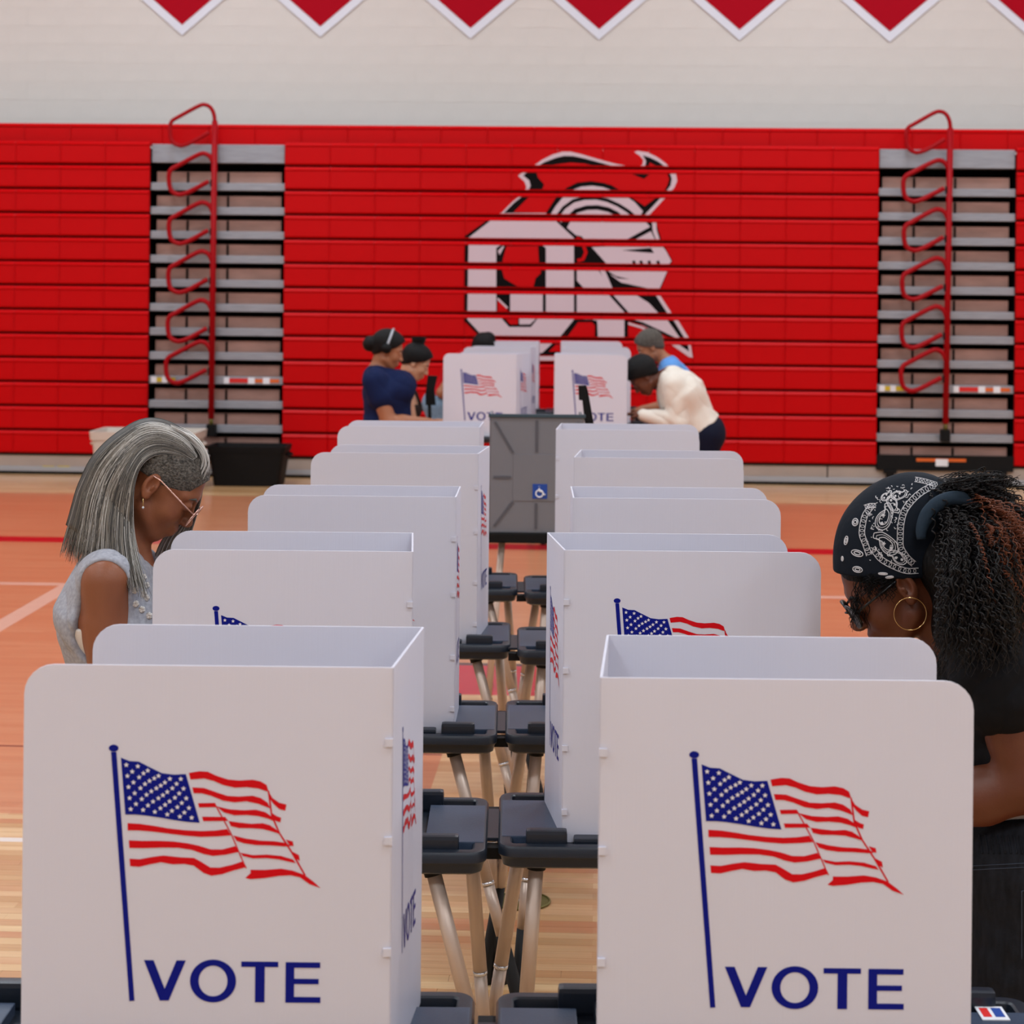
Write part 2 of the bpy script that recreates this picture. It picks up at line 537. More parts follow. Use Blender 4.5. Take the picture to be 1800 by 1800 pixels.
# plume
W_((565,182),(640,130),(720,90),(790,70),(850,70),(920,86),(1000,110),(1100,138),(1200,163),(1290,178),(1345,185),(1380,165),(1385,130),(1360,100),(1318,72),(1345,63),(1420,76),(1490,112),(1545,152),(1585,190),(1625,235),(1634,285),(1612,335),(1560,395),(1405,560),(1300,562),(690,562),(300,562),(420,440),(505,372),(525,330),(510,290),(463,247),(520,203))
K_((590,186),(660,145),(740,115),(800,100),(870,102),(950,118),(1050,145),(1150,172),(1250,195),(1350,200),(1395,185),(1405,140),(1380,95),(1440,115),(1500,145),(1550,185),(1580,225),(1595,270),(1585,320),(1540,380),(1390,540),(1300,550),(690,550),(330,548),(440,440),(530,372),(555,320),(545,280),(500,245),(525,225))
R_((690,186),(730,165),(850,150),(950,158),(1050,180),(1150,200),(1300,222),(1420,212),(1432,150),(1500,186),(1560,230),(1575,270),(1560,320),(1530,370),(1395,470),(1350,440),(1270,390),(1200,345),(1100,300),(1000,286),(900,296),(820,335),(740,410),(668,520),(430,515),(540,405),(640,350),(655,310),(610,260),(600,225))
K_((1300,232),(1430,236),(1390,270),(1340,250))
WS(14,(330,528),(670,528))
# helmet crown
K_((680,556),(735,430),(800,352),(860,315),(950,292),(1050,292),(1150,315),(1230,365),(1310,420),(1398,520),(1385,556))
W_((690,552),(740,470),(800,398),(860,352),(930,327),(1010,320),(1090,332),(1170,360),(1260,398),(1320,440),(1382,508),(1368,532),(1310,552))
KS(26,(745,556),(800,482),(870,432),(950,412),(1040,410),(1120,427),(1200,462),(1270,505),(1330,556))
KS(34,(830,560),(890,505),(970,482),(1050,480),(1130,497),(1190,527),(1225,560))
# visor and face
K_((735,560),(1480,572),(1488,622),(1525,742),(1598,872),(1568,942),(1505,1098),(1300,1092),(1150,1088),(885,1084),(885,690))
W_((1448,575),(1480,580),(1482,640),(1510,735),(1485,735),(1455,660))
W_((850,578),(1390,572),(1435,622),(1250,722),(1200,735),(970,732),(930,692),(880,682),(822,632))
W_((745,562),(800,566),(775,600))
W_((1440,655),(1480,735),(1290,735))
W_((1005,772),(1250,762),(1520,755),(1555,805),(1592,875),(1562,910),(1130,912))
K_((1225,795),(1440,778),(1465,816),(1330,806))
for tx in (1312, 1365, 1425, 1490):
    KS(22,(tx,872),(tx+14,918))
    KS(12,(tx+8,935),(tx+2,975))
W_((1120,936),(1566,936),(1498,1092),(1360,1062),(1220,1032),(1150,980))
K_((1105,936),(1185,985),(1285,1008),(1200,1003),(1150,975))
W_((1060,936),(1100,936),(1160,1080),(1130,1085))
W_((890,930),(1045,930),(1150,1082),(955,1082),(890,1012))
RS(26,(905,745),(945,760),(962,810),(940,862),(900,872))
RS(30,(890,705),(950,735))
# neck and breast spikes
W_((1150,1128),(1335,1122),(1425,1180),(1515,1268),(1265,1262))
K_((1325,1120),(1475,1120),(1585,1275),(1512,1275),(1425,1182))
WS(26,(1488,1120),(1590,1278))
W_((1270,1300),(1570,1296),(1690,1448),(1620,1452),(1450,1380))
KS(20,(1270,1305),(1380,1335),(1500,1390),(1640,1458))
WS(16,(1270,1332),(1370,1362),(1480,1420),(1580,1462))
KS(44,(1580,1296),(1690,1452))
WS(28,(1615,1296),(1708,1448))
W_((1570,1475),(1730,1475),(1748,1585),(1720,1580))
K_((1640,1485),(1712,1485),(1722,1540))
# right stroke of the letter
K_((885,1100),(1150,1110),(1275,1250),(1270,1450),(1035,1450),(1030,1330),(885,1320))
W_((895,1112),(1120,1112),(1245,1250),(1245,1450),(1052,1450),(1045,1312),(895,1300))
K_((785,1450),(895,1305),(1015,1305),(1048,1340),(1046,1450))
R_((812,1450),(905,1325),(1008,1325),(1028,1348),(1026,1450))
KS(22,(1258,1240),(1262,1450))
# letter O
K_((72,690),(268,552),(732,552),(895,690),(895,1315),(775,1452),(205,1452),(68,1315))
W_((100,702),(275,566),(725,566),(874,704),(874,1305),(765,1440),(215,1440),(90,1305))
K_((303,778),(395,718),(585,718),(668,778),(668,1262),(605,1300),(558,1360),(398,1360),(345,1300),(303,1262))
R_((378,765),(610,765),(618,900),(632,962),(592,1000),(575,1065),(460,1062),(362,1002),(342,930),(352,860))
W_((315,800),(350,765),(362,765),(328,830))
W_((405,1105),(645,1105),(645,1265),(405,1265))
R_((312,1165),(385,1228),(385,1268),(312,1268))
WS(14,(312,1150),(385,1220))
R_((372,1300),(462,1300),(462,1340),(405,1340))
W_((472,1290),(605,1290),(552,1340),(472,1340))
# foot of the emblem behind the booths
K_((600,1475),(770,1475),(770,1565),(600,1565))
W_((600,1480),(715,1480),(640,1550),(600,1550))
R_((740,1490),(770,1490),(770,1540),(690,1540))
W_((590,1575),(760,1575),(760,1640),(590,1640))
def clip_band(tri, lo, hi):
    """clip a convex xz polygon to lo<=z<=hi"""
    for lim, sgn in ((lo, 1), (hi, -1)):
        out = []
        for i in range(len(tri)):
            a, b_ = tri[i], tri[(i+1) % len(tri)]
            da, db = sgn*(a[1]-lim), sgn*(b_[1]-lim)
            if da >= 0: out.append(a)
            if (da >= 0) != (db >= 0):
                t = da/(da-db); out.append((a[0]+(b_[0]-a[0])*t, a[1]+(b_[1]-a[1])*t))
        tri = out
        if len(tri) < 3: return None
    return tri
emb = MB(); emb_mi = []
for layer, (c, poly) in enumerate(EMB):
    P = [e2h(x, y) for x, y in poly]
    d = -.0205-.00012*layer
    tris = tessellate_polygon([[Vector((x, z, 0)) for x, z in P]])
    for t in tris:
        tri = [P[i] for i in t]
        for r in range(NR):
            lo, hi = ZB+r*PITCH+.03, ZB+r*PITCH+.2
            if max(p[1] for p in tri) < lo or min(p[1] for p in tri) > hi: continue
            q = clip_band(tri, lo, hi)
            if q:
                emb.add([(x, d, z) for x, z in q], [tuple(range(len(q)))]); emb_mi.append('wkr'.index(c))
emb_me = bpy.data.meshes.new('emblem_print')
emb_me.from_pydata(emb.v, [], emb.f)
for k_ in ('emb_white', 'emb_black', 'emb_red'): emb_me.materials.append(M[k_])
emb_me.polygons.foreach_set('material_index', emb_mi)
emb_me.update()
emb_root = obj('emblem_print', emb_me, None, bl_mid)
emb_root['label'] = 'white, black and red knight helmet emblem with a large letter O'

# ------------------------------------------------------------------ aisles with treads and handrails
def aisle(label, x0, x1, mast_px, loops, mast_bot, railbl, post_brown):
    w = x1-x0
    root = empty('bleacher_aisle', HALL @ Vector((x0, 0, 0)), -TH)
    tag(root, label, 'bleacher aisle')
    MB().box(.004, w-.004, .32, .95, .05, ZB+NR*PITCH-.03).build('void_backing', M['dark_void'], root)  # near-black block, paints the shade behind the treads
    for r in range(NR):
        zz = ZB+r*PITCH
        if r == NR-1:
            MB().box(0.01, w-.01, .03, .3, zz+.03, zz+.215, .006).build('top_plate', M['galv'], root)
            continue
        MB().box(0.005, w-.005, .02, .3, zz-.005 if r else zz+.0, zz+.072, .006).build('tread', M['galv'], root)
        if r > 0 or True:
            MB().box(.05, w-.05, .1, .115, zz+.072, zz+.185).build('riser', M['riser'], root)
        MB().box(w*.26, w*.26+.022, .09, .1, zz+.075, zz+.18).build('bracket', M['dark_void'], root)
        MB().box(w*.56, w*.56+.022, .09, .1, zz+.075, zz+.18).build('bracket', M['dark_void'], root)
    # stickers on one tread nose
    zt = ZB+3*PITCH+.034
    for a, b_, m, dz in ((.02, .06, 'sign_white', .03), (.06, .10, 'yellow', .022), (.10, .14, 'sign_white', .03), (.14, .2, 'yellow', .022),
                     (.56, .6, 'sign_white', .032), (.6, .74, 'label_red', .022), (.74, .79, 'sign_white', .032), (.79, .85, 'orange', .018), (.85, .9, 'sign_white', .032), (.9, .97, 'orange', .018)):
        MB().box(a*w, b_*w, .014, .021, zt-dz, zt+dz).build('sticker', M[m], root)
    # black fascia with a sign, and feet
    MB().box(.005, w-.005, -.02, .02, .16, .315, .004).build('fascia', M['black'], root)
    MB().box(.0, w, .03, .06, .03, .16).build('kick_board', M['kick'], root)
    MB().box(0, w, .01, .035, .03, .075, .004).build('metal_strip', M['strip'], root)
    MB().box(w*.28, w*.66, -.025, -.019, .2, .29).build('sign_plate', M['black'], root)
    MB().box(w*.29, w*.65, -.027, -.024, .255, .285).build('sign_band', M['orange'], root)
    MB().box(w*.43, w*.52, -.028, -.025, .21, .28).build('sign_symbol', M['sign_white'], root)
    for fx in (.1, .9):
        MB().box(w*fx-.04, w*fx+.04, -.04, .0, .0, .16, .006).build('foot', M['black'], root)
        MB().box(w*fx-.065, w*fx+.065, -.045, .0, .13, .165, .006).build('foot_bracket', M['black'], root)
    # handrail: post with loop handles
    base = HP(mast_px[1], mast_bot, -.08)
    rail = empty('aisle_handrail', HALL @ Vector((base.x, -.08, base.z)), -TH)
    tag(rail, railbl, 'handrail')
    def rel(px, py, d=-.08):
        p = HP(px, py, d); return Vector((p.x-base.x, p.y+.08, p.z-base.z))
    y_top = loops[0][1]
    mx = lambda y: mast_px[0]+(mast_px[1]-mast_px[0])*(y-y_top)/(mast_bot-y_top)
    MB().tube([rel(mx(y_top+30), y_top+30), rel(mx(mast_bot-12), mast_bot-12)], .03, 10).build('post', M['red_tube'], rail, True)
    MB().tube([rel(mx(mast_bot-16), mast_bot-16), rel(mx(mast_bot), mast_bot)], [.02, .024], 10).build('brass_socket', M['brass'], rail, True)
    b0 = rel(mx(mast_bot), mast_bot)
    MB().box(b0.x-.045, b0.x+.045, -.03, .08, b0.z-.11, b0.z+.01, .008).build('base_bracket', M['black'], rail)
    for i, (lx, ly) in enumerate(loops):
        m0 = mx(ly)
        pts = [(m0, ly+34), (m0-2, ly+18), (m0-8, ly+6), (m0-18, ly+1), (m0-30, ly+4), (lx+14, ly+23), (lx+4, ly+29), (lx, ly+38), (lx+1, ly+58), (lx+6, ly+68), (lx+16, ly+73), (lx+26, ly+72), (lx+42, ly+65), (m0-10, ly+50)]
        P = spline([tuple(rel(a, b_)) for a, b_ in pts], 44)
        MB().tube([tuple(p) for p in P], .024 if i else .02, 8).build('loop_handle', M['red_tube'], rail, True)
        if i:
            c_ = rel(m0-2, ly+50)
            MB().box(c_.x-.03, c_.x+.01, -.02, .03, c_.z-.05, c_.z+.02, .005).build('clamp', M['black'], rail)
    return root
aisle('left bleacher aisle of grey treads over brown risers', xa0, xa1, (378, 371), [(299, 183), (297, 269), (297, 355), (296, 441), (295, 527), (292, 600)], 748,
      'red tubular aisle handrail with six loops in the left aisle', True)
aisle('right bleacher aisle of grey treads over grey brown risers', xb0, xb1, (1671, 1662), [(1593, 195), (1588, 281), (1589, 367), (1586, 453), (1585, 538), (1584, 614)], 757,
      'red tubular aisle handrail with six loops in the right aisle', False)

# ------------------------------------------------------------------ pointed banners on the wall
tips = [(78, 60, 'leftmost, its point hidden'), (320, 62, 'first'), (563, 65, 'second'), (827, 68, 'third'), (1053, 70, 'fourth'), (1300, 71, 'fifth'), (1564, 74, 'sixth'), (1822, 76, 'seventh')]
for px, py, nth in tips[1:]:
    p = HP(px, py, YW-.02)
    root = empty('pointed_banner', HALL @ Vector((p.x, YW-.008, p.z)), -TH)
    tag(root, 'red pointed banner with white edge high on the wall, %s from the left' % nth, 'banner', 'pointed wall banners')
    hw, sl, top = .52, 1/1.16, 1.9
    outer = [(0, 0), (hw, hw*sl), (hw, top), (-hw, top), (-hw, hw*sl)]
    k = .085
    inner = [(0, k*1.32), (hw-k, (hw-k)*sl+k*1.32), (hw-k, top-k), (-hw+k, top-k), (-hw+k, (hw-k)*sl+k*1.32)]
    MB().prism(outer, -.012, 0).build('white_edge', M['banner_white'], root)
    MB().prism(inner, -.017, -.0125).build('red_field', M['banner_red'], root)
    MB().tube([(-hw-.03, -.006, top), (hw+.03, -.006, top)], .012, 8).build('hanging_rod', M['strip'], root)

# ------------------------------------------------------------------ tubs by the bleachers
def tub(name, label, cat, px0, px1, pyt, pyb, Y, m, taper=.88, lid=False):
    a, b_ = U(px0, pyt, Y), U(px1, pyt, Y)
    h = a.z*.5+b_.z*.5
    w = b_.x-a.x
    root = empty(name, ((a.x+b_.x)/2, Y, 0), -TH)
    tag(root, label, cat)
    dpt = w*.62
    L_ = []
    for z, k, ins in ((0.0, taper, 0), (h*.86, .985, 0), (h*.86, 1.02, 0), (h, 1.04, 0), (h, .97, 0), (h*.2, .9*taper, 0)):
        L_.append([(x*k, y*k, z) for x, y in rrect(w, dpt, .05)])
    o = loft(L_).build('body', m, root); smooth_by_angle(o)
    for sgn in (-1, 1):
        MB().tube([(sgn*w*.5, -.09, h*.8), (sgn*w*.545, -.07, h*.77), (sgn*w*.545, .07, h*.77), (sgn*w*.5, .09, h*.8)], .014, 8).build('handle', m, root, True)
    return root
tub('storage_tub', 'black plastic storage tub at the foot of the left aisle', 'tub', 372, 506, 782, 843, 19.35, M['black'], .86)
tub('laundry_bin', 'cream plastic bin partly hidden behind the grey haired woman', 'bin', 172, 352, 756, 840, 18.9, M['cream_plastic'], .9)
# round cover plate in the floor
sp = U(918, 1587, 6.55); sp = Vector((sp.x, 7175/(1587-485-.2), 0.003))
root = empty('floor_socket_cover', sp)
tag(root, 'round greenish brass socket cover set in the floor between the booth rows', 'floor cover')
MB().tube([(0, 0, 0), (0, 0, .004)], .092, 28).build('disc', M['brass'], root)
MB().tube([(.09*math.cos(a*math.pi/14), .09*math.sin(a*math.pi/14), .004) for a in range(28)], .004, 6, closed=True).build('rim', M['brass'], root, True)
MB().tube([(0, 0, .004), (0, 0, .007)], .014, 12).build('screw', M['strip'], root)
# ------------------------------------------------------------------ voting booths
TABLE_Z, PANEL_W, PANEL_H, TOP_Z = 0.82, 0.562, 0.64, 1.45
TW, TD = 0.906, 0.46
CACHE = {}
def cached(key, fn, m):
    if key not in CACHE:
        me = fn()
        if len(me.materials) == 0: me.materials.append(m)
        CACHE[key] = me
    return CACHE[key]

# --- flag print, digitised on the panel: units c7 -> metres from the panel's upper left corner
def c7(x, y): return ((x-103)/2777.0, -(y-28)/2777.0)
BLUE, RED, WHITE = [], [], []
BLUE.append([(474,396),(497,396),(584,1450),(562,1452)])
BLUE.append([(485+21*math.cos(a*math.pi/10), 380+15*math.sin(a*math.pi/10)) for a in range(20)])
canton_top = [(516,420),(552,434),(592,436),(632,456),(690,484),(740,490),(792,487)]
canton_bot = [(537,661),(580,661),(620,664),(680,672),(740,682),(800,690),(853,693)]
BLUE.append(canton_top+canton_bot[::-1])
ct, cb = spline(canton_top, 101), spline(canton_bot, 101)
for r in range(9):
    for k in range(6 if r % 2 == 0 else 5):
        a = (k*2+(r % 2)+1)/12.0
        b_ = (r+.9)/9.9
        p = ct[int(a*100)]*(1-b_)+cb[int(a*100)]*b_
        st = []
        for q in range(10):
            an = -math.pi/2+q*math.pi/5
            rad = 11.5 if q % 2 == 0 else 4.9
            st.append((p[0]+rad*math.cos(an), p[1]+rad*math.sin(an)))
        WHITE.append(st)
RED += [
 [(805,482),(850,474),(885,476),(920,492),(970,508),(1020,512),(1075,508),(1110,515),(1135,530),(1143,556),(1135,557),(1100,545),(1050,540),(1000,543),(950,532),(910,515),(870,505),(812,510)],
 [(1140,552),(1160,585),(1190,605),(1220,612),(1215,638),(1190,632),(1165,610),(1150,590)],
 [(820,543),(870,545),(920,562),(970,578),(1020,580),(1075,576),(1110,585),(1140,605),(1152,630),(1140,625),(1100,610),(1050,600),(1000,605),(950,598),(900,578),(860,568),(826,568)],
 [(1153,645),(1180,662),(1198,668),(1195,688),(1175,682),(1158,668)],
 [(845,610),(915,608),(924,626),(850,628)],
 [(922,622),(980,635),(1040,638),(1090,635),(1130,645),(1160,665),(1170,684),(1140,672),(1100,662),(1050,658),(1000,660),(955,648)],
 [(862,667),(960,667),(974,684),(868,686)],
 [(975,684),(1020,690),(1070,695),(1120,692),(1150,700),(1180,720),(1192,737),(1160,727),(1120,717),(1070,714),(1020,714),(985,706)],
 [(547,697),(600,700),(660,708),(720,718),(790,725),(860,728),(920,725),(970,718),(987,745),(930,750),(860,753),(790,748),(720,740),(650,732),(590,728),(548,728)],
 [(995,745),(1050,758),(1110,766),(1170,768),(1220,775),(1240,788),(1215,790),(1150,786),(1090,785),(1040,778),(1010,768)],
 [(1218,760),(1248,768),(1252,788),(1236,786)],
 [(553,770),(610,772),(680,771),(740,773),(800,780),(850,790),(900,805),(950,805),(1005,790),(1020,815),(960,828),(910,833),(870,825),(820,808),(760,800),(690,800),(620,803),(556,803)],
 [(1025,818),(1080,828),(1140,825),(1200,830),(1250,845),(1262,860),(1235,855),(1190,845),(1140,840),(1080,842),(1038,832)],
 [(1248,812),(1275,826),(1279,850),(1262,842)],
 [(557,848),(600,850),(650,840),(700,833),(770,840),(830,842),(860,858),(900,882),(940,882),(990,870),(1035,855),(1050,880),(1000,893),(950,910),(905,917),(870,905),(830,875),(790,868),(740,870),(690,862),(640,872),(600,882),(560,880)],
 [(1070,890),(1130,890),(1200,884),(1250,892),(1300,910),(1340,940),(1368,965),(1320,948),(1280,920),(1240,912),(1190,915),(1130,925),(1070,930),(1048,925),(1070,905)],
 stroke([(1143,555),(1158,660),(1192,735),(1245,815),(1302,912)], 7),
 stroke([(915,610),(985,735),(1040,860),(1052,884)], 5),
]
WORD = [
 [(622,1277),(663,1277),(711,1398),(760,1277),(800,1277),(729,1448),(691,1448)],
 [(1035,1279),(1192,1279),(1192,1302),(1135,1302),(1135,1452),(1094,1452),(1094,1302),(1035,1302)],
 [(1223,1280),(1370,1280),(1370,1304),(1260,1304),(1260,1350),(1364,1350),(1364,1373),(1260,1373),(1260,1427),(1372,1427),(1372,1452),(1223,1452)],
]
def print_mesh(polys, depth, sx=1.0, sy=1.0, ring=False):
    mb = MB()
    def cv(p):
        x, z = c7(*p); return (x*sx, z*sy)
    for p in polys: mb.flat([cv(q) for q in p], depth)
    if ring:
        n = 36; vs = []; fs = []
        for k in range(n):
            a = 2*math.pi*k/n
            vs.append((*cv((916+98*math.cos(a), 1363+91*math.sin(a))),)); vs.append((*cv((916+61*math.cos(a), 1363+65*math.sin(a))),))
        for k in range(n):
            j = (k+1) % n
            fs.append((2*k, 2*j, 2*j+1, 2*k+1))
        mb.add([(x, depth, z) for x, z in vs], fs)
    me = mb.mesh('print')
    return me
def add_print(panel, kind, loc, rz):
    sx, sy = (1, 1) if kind == 'wide' else (.53, .93)
    for nm, polys, dep, m, ring in (('printed_pole_and_canton', BLUE, -.0006, 'print_blue', False), ('printed_stars', WHITE, -.0012, 'print_white', False),
                                    ('printed_stripes', RED, -.0006, 'print_red', False), ('printed_word', WORD, -.0006, 'print_blue', True)):
        me = cached((nm, kind), lambda: print_mesh(polys, dep, sx, sy, ring), M[m])
        obj(nm, me, None, panel, loc, (0, 0, rz))

def panel_mesh(flip):
    r = .045
    pts = [(0, 0), (PANEL_W, 0)]
    arc = [(PANEL_W-r+r*math.cos(math.radians(a)), PANEL_H-r+r*math.sin(math.radians(a))) for a in range(0, 91, 15)]
    pts = [(0, 0), (PANEL_W, 0)]+arc+[(0, PANEL_H)]          # spine at x=0, rounded free corner
    if flip: pts = [(-x, z) for x, z in pts][::-1]
    return MB().prism(pts, 0, .0045).mesh('screen_panel')
def tray_mesh():
    def lp(ins, z): return [(x, y, z) for x, y in rrect(TW, TD, .04, 6, ins)]
    o = loft([lp(.022, .768), lp(.01, .774), lp(.006, .79), lp(.0, .797), lp(0, .813), lp(.004, .819), lp(.008, .82), lp(.026, .82), lp(.03, .817), lp(.034, .800)])
    return o.mesh('tray')
def plate_mesh(sgn):
    x0, x1 = TW/2-.007, TW/2-.135
    return MB().box(min(sgn*x0, sgn*x1), max(sgn*x0, sgn*x1), -.15, .15, .799, .8212, .003).mesh('end_plate')
def lug_mesh(): return MB().box(-.045, .045, -.016, .016, 0, .05, .009).mesh('clip_lug')
def block_mesh(): return MB().box(-.035, .035, -.045, .045, 0, .03, .006).mesh('pocket_block')
def step_mesh():
    return loft([[(x, y, .8005) for x, y in rrect(.56, .3, .03, 5, 0)], [(x, y, .808) for x, y in rrect(.56, .3, .03, 5, .004)], [(x, y, .808) for x, y in rrect(.56, .3, .03, 5, .016)], [(x, y, .8015) for x, y in rrect(.56, .3, .03, 5, .02)]]).mesh('inner_step')

def booth(side, Yn, Xn, Yf, Xf, x_end, label, detail=True, dz=0.0, wk=1.0, po=(0, 0)):
    """side -1 left row (opens to -x), +1 right row.  (Xn,Yn) near spine corner, (Xf,Yf) far spine corner, x_end inner table end"""
    yc = Yn-.075+TD/2
    xc = x_end+side*TW/2
    root = empty('voting_booth', (xc, yc, 0))
    tag(root, label, 'voting booth', 'white voting booths in two rows')
    o = obj('tray', cached('tray', tray_mesh, M['tray']), None, root); smooth_by_angle(o, 35)
    for s in (-1, 1):
        obj('end_plate', cached(('plate', s), lambda: plate_mesh(s), M['plate']), None, root)
    obj('inner_step', cached('step', step_mesh, M['tray']), None, root)
    for s in (-1, 1):
        for t in (-1, 1):
            off = .105 if (s*side < 0) == (t < 0) else .15
            l = obj('clip_lug', cached('lug', lug_mesh, M['tray']), None, root, (s*(TW/2-off), t*(TD/2-.045), .797))
            obj('pocket_block', cached('pblock', block_mesh, M['tray']), None, root, (s*(TW/2-.2), t*(TD/2-.085), .797))
    if side > 0:
        MB().box(-TW/2-.03, -TW/2+.012, -.13, .11, .803, .811, .002).build('connector_strap', M['tray'], root)
        MB().box(-TW/2-.03, -TW/2+.012, -.17, -.13, .775, .8, .002).build('connector_hook', M['black'], root)
        MB().box(-TW/2-.03, -TW/2+.012, .13, .17, .775, .8, .002).build('connector_hook', M['black'], root)
    # privacy screen
    zb = TOP_Z-PANEL_H+dz
    me = cached(('panel', side), lambda: panel_mesh(side < 0), M['panel'])
    pn = obj('screen_panel', me, None, root, (Xn-xc, Yn-yc, zb))
    pn.scale.x = wk
    lx = 0 if side > 0 else -PANEL_W
    add_print(pn, 'wide', (lx+po[0], 0, PANEL_H+po[1]), 0)
    pf = obj('screen_panel', me, None, root, (Xf-xc, Yf-yc, zb))
    if detail: add_print(pf, 'wide', (lx+PANEL_W, .0045, PANEL_H), math.pi)
    d = Vector((Xf-Xn, Yf-Yn)); ln = d.length
    ang = math.atan2(d.y, d.x)
    sp = MB().box(0, ln, -.002, .002, 0, PANEL_H).build('screen_spine', M['panel'], root, loc=(Xn-xc, Yn-yc+.002, zb), rot=(0, 0, ang))
    if side < 0:   # seen from the aisle at +x : print reads away from the camera
        add_print(sp, 'narrow', (ln*.5-.147, -.0022, PANEL_H), 0)
    else:
        add_print(sp, 'narrow', (ln*.5+.147, .0022, PANEL_H), math.pi)
    for z in (.06, .2, .37, .52):
        obj('hinge_tab', cached('tab', lambda: MB().box(-.006, .006, -.003, .003, 0, .012).mesh('hinge_tab'), M['panel']), None, root, (Xn-xc+side*.004, Yn-yc-.001, zb+z))
    # legs
    for s in (-1, 1):
        for t in (-1, 1):
            inner = (s*side < 0)
            off, spl, fwd = {(-1, -1): (.12, .21, .09), (-1, 1): (.045, .06, .06), (1, -1): (.085, .05, .02), (1, 1): (.06, .11, .05)}[(side, t)] if inner else (.1, .1, .05)
            x0 = s*(TW/2-off); y0 = t*(TD/2-.07)
            x1 = x0+s*spl; y1 = y0+t*fwd
            q = lambda k: (x0+(x1-x0)*k, y0+(y1-y0)*k, .775+(.03-.775)*k)
            lg = MB().tube([q(0), q(.47)], .0165, 12).build('leg', M['alu'], root, True)
            if detail:
                MB().tube([q(.47), q(.482)], .0172, 12).build('leg_ring', M['alu_ring'], lg, True)
                MB().tube([q(.482), q(.66)], .0155, 12).build('leg_extension', M['alu'], lg, True)
                MB().tube([q(-.01), q(.03)], .021, 12).build('leg_socket', M['black'], lg, True)
            else:
                MB().tube([q(.47), q(.66)], .0145, 8).build('leg_extension', M['alu'], lg, True)
            e = q(1)
            MB().tube([q(.655), q(.99), (e[0], e[1], .0)], [.0165, .021, .022], 10).build('rubber_foot', M['rubber'], lg, True)
    return root
def X(px, Y, py=1000): return U(px, py, Y).x
ord_ = ('nearest', 'second', 'third', 'fourth', 'fifth')
LB = [(3.04, 690, 3.39, 743, -.051), (4.315, 725, 4.63, 725, -.042), (5.39, 801, 5.66, 809, -.028), (6.70, 840, 7.01, 860, .008), (7.88, 843, 8.18, 850, .035)]
RB = [(3.04, 1057, 3.40, 1068, -.015), (4.365, 993, 4.66, 963, -.018), (5.40, 1008.5, 5.69, 1004, -.006), (6.61, 1010, 6.90, 1022, .03), (7.81, 978, 8.13, 987, .06)]
extraL = ['white voting booth with flag print filling the lower left corner, %s in the left row',
          'white voting booth the grey haired woman stands at, %s in the left row',
          'white voting booth, %s in the left row, dark tray end showing in the aisle',
          'white voting booth, %s in the left row, beside the grey wheelchair booth',
          'white voting booth, %s in the left row, in front of the woman in navy']
extraR = ['white voting booth with flag print filling the lower right corner, %s in the right row',
          'white voting booth with half hidden flag, %s in the right row, by the bandana woman',
          'white voting booth, %s in the right row, behind the half hidden flag',
          'white voting booth, %s in the right row, its top offset to the right',
          'white voting booth, %s in the right row, right against the grey wheelchair booth']
pytop = (1172, 970, 876, 798, 751)
for i, (yn, pn, yf, pf, xe) in enumerate(LB):
    booth(-1, yn, U(pn, pytop[i], yn).x, yf, U(pf, pytop[i]-20, yf).x, xe, extraL[i] % ord_[i])
for i, (yn, pn, yf, pf, xe) in enumerate(RB):
    booth(1, yn, U(pn, pytop[i], yn).x, yf, U(pf, pytop[i]-20, yf).x, xe, extraR[i] % ord_[i], dz=-.012 if i == 0 else 0, wk=1.013 if i == 0 else 1.0, po=((.0037, .0105), (-.022, .017), (0, 0), (0, 0), (0, 0))[i])
farL = [(15.3, 908, 15.6, 931, 'white voting booth with small whole flag, first of the far left row'),
        (16.7, 932, 17.0, 942, 'white voting booth half covered, second of the far left row'),
        (18.1, 946, 18.4, 948, 'white voting booth furthest back in the far left row, below the black hair')]
farR = [(15.35, 975, 15.65, 978, 'white voting booth with flag behind a black lamp arm, far right row'),
        (16.7, 991, 17.0, 992, 'white voting booth half covered, second of the far right row'),
        (18.2, 986, 18.5, 987, 'white voting booth furthest back in the far right row, under the emblem')]
for yn, pn, yf, pf, lb in farL:
    xn = U(pn, 640, yn).x; booth(-1, yn, xn, yf, U(pf, 640, yf).x, xn+.13, lb, False)
for yn, pn, yf, pf, lb in farR:
    xn = U(pn, 640, yn).x; booth(1, yn, xn, yf, U(pf, 640, yf).x, xn-.13, lb, False)
# inspection sticker on the right nearest tray's outer end
stk = empty('tray_sticker', (0, 0, 0))
p = U(1744, 1782, 3.335)
stk.location = (p.x, 3.335, .8226)
tag(stk, 'small white sticker with red and blue bars on the right nearest tray', 'sticker')
MB().box(-.023, .023, -.03, .03, -.001, .0008).build('paper', M['sign_white'], stk)
MB().box(-.018, -.004, -.018, .022, .0008, .0012).build('red_bar', M['label_red'], stk)
MB().box(.002, .018, -.018, .022, .0008, .0012).build('blue_bar', M['sign_blue'], stk)

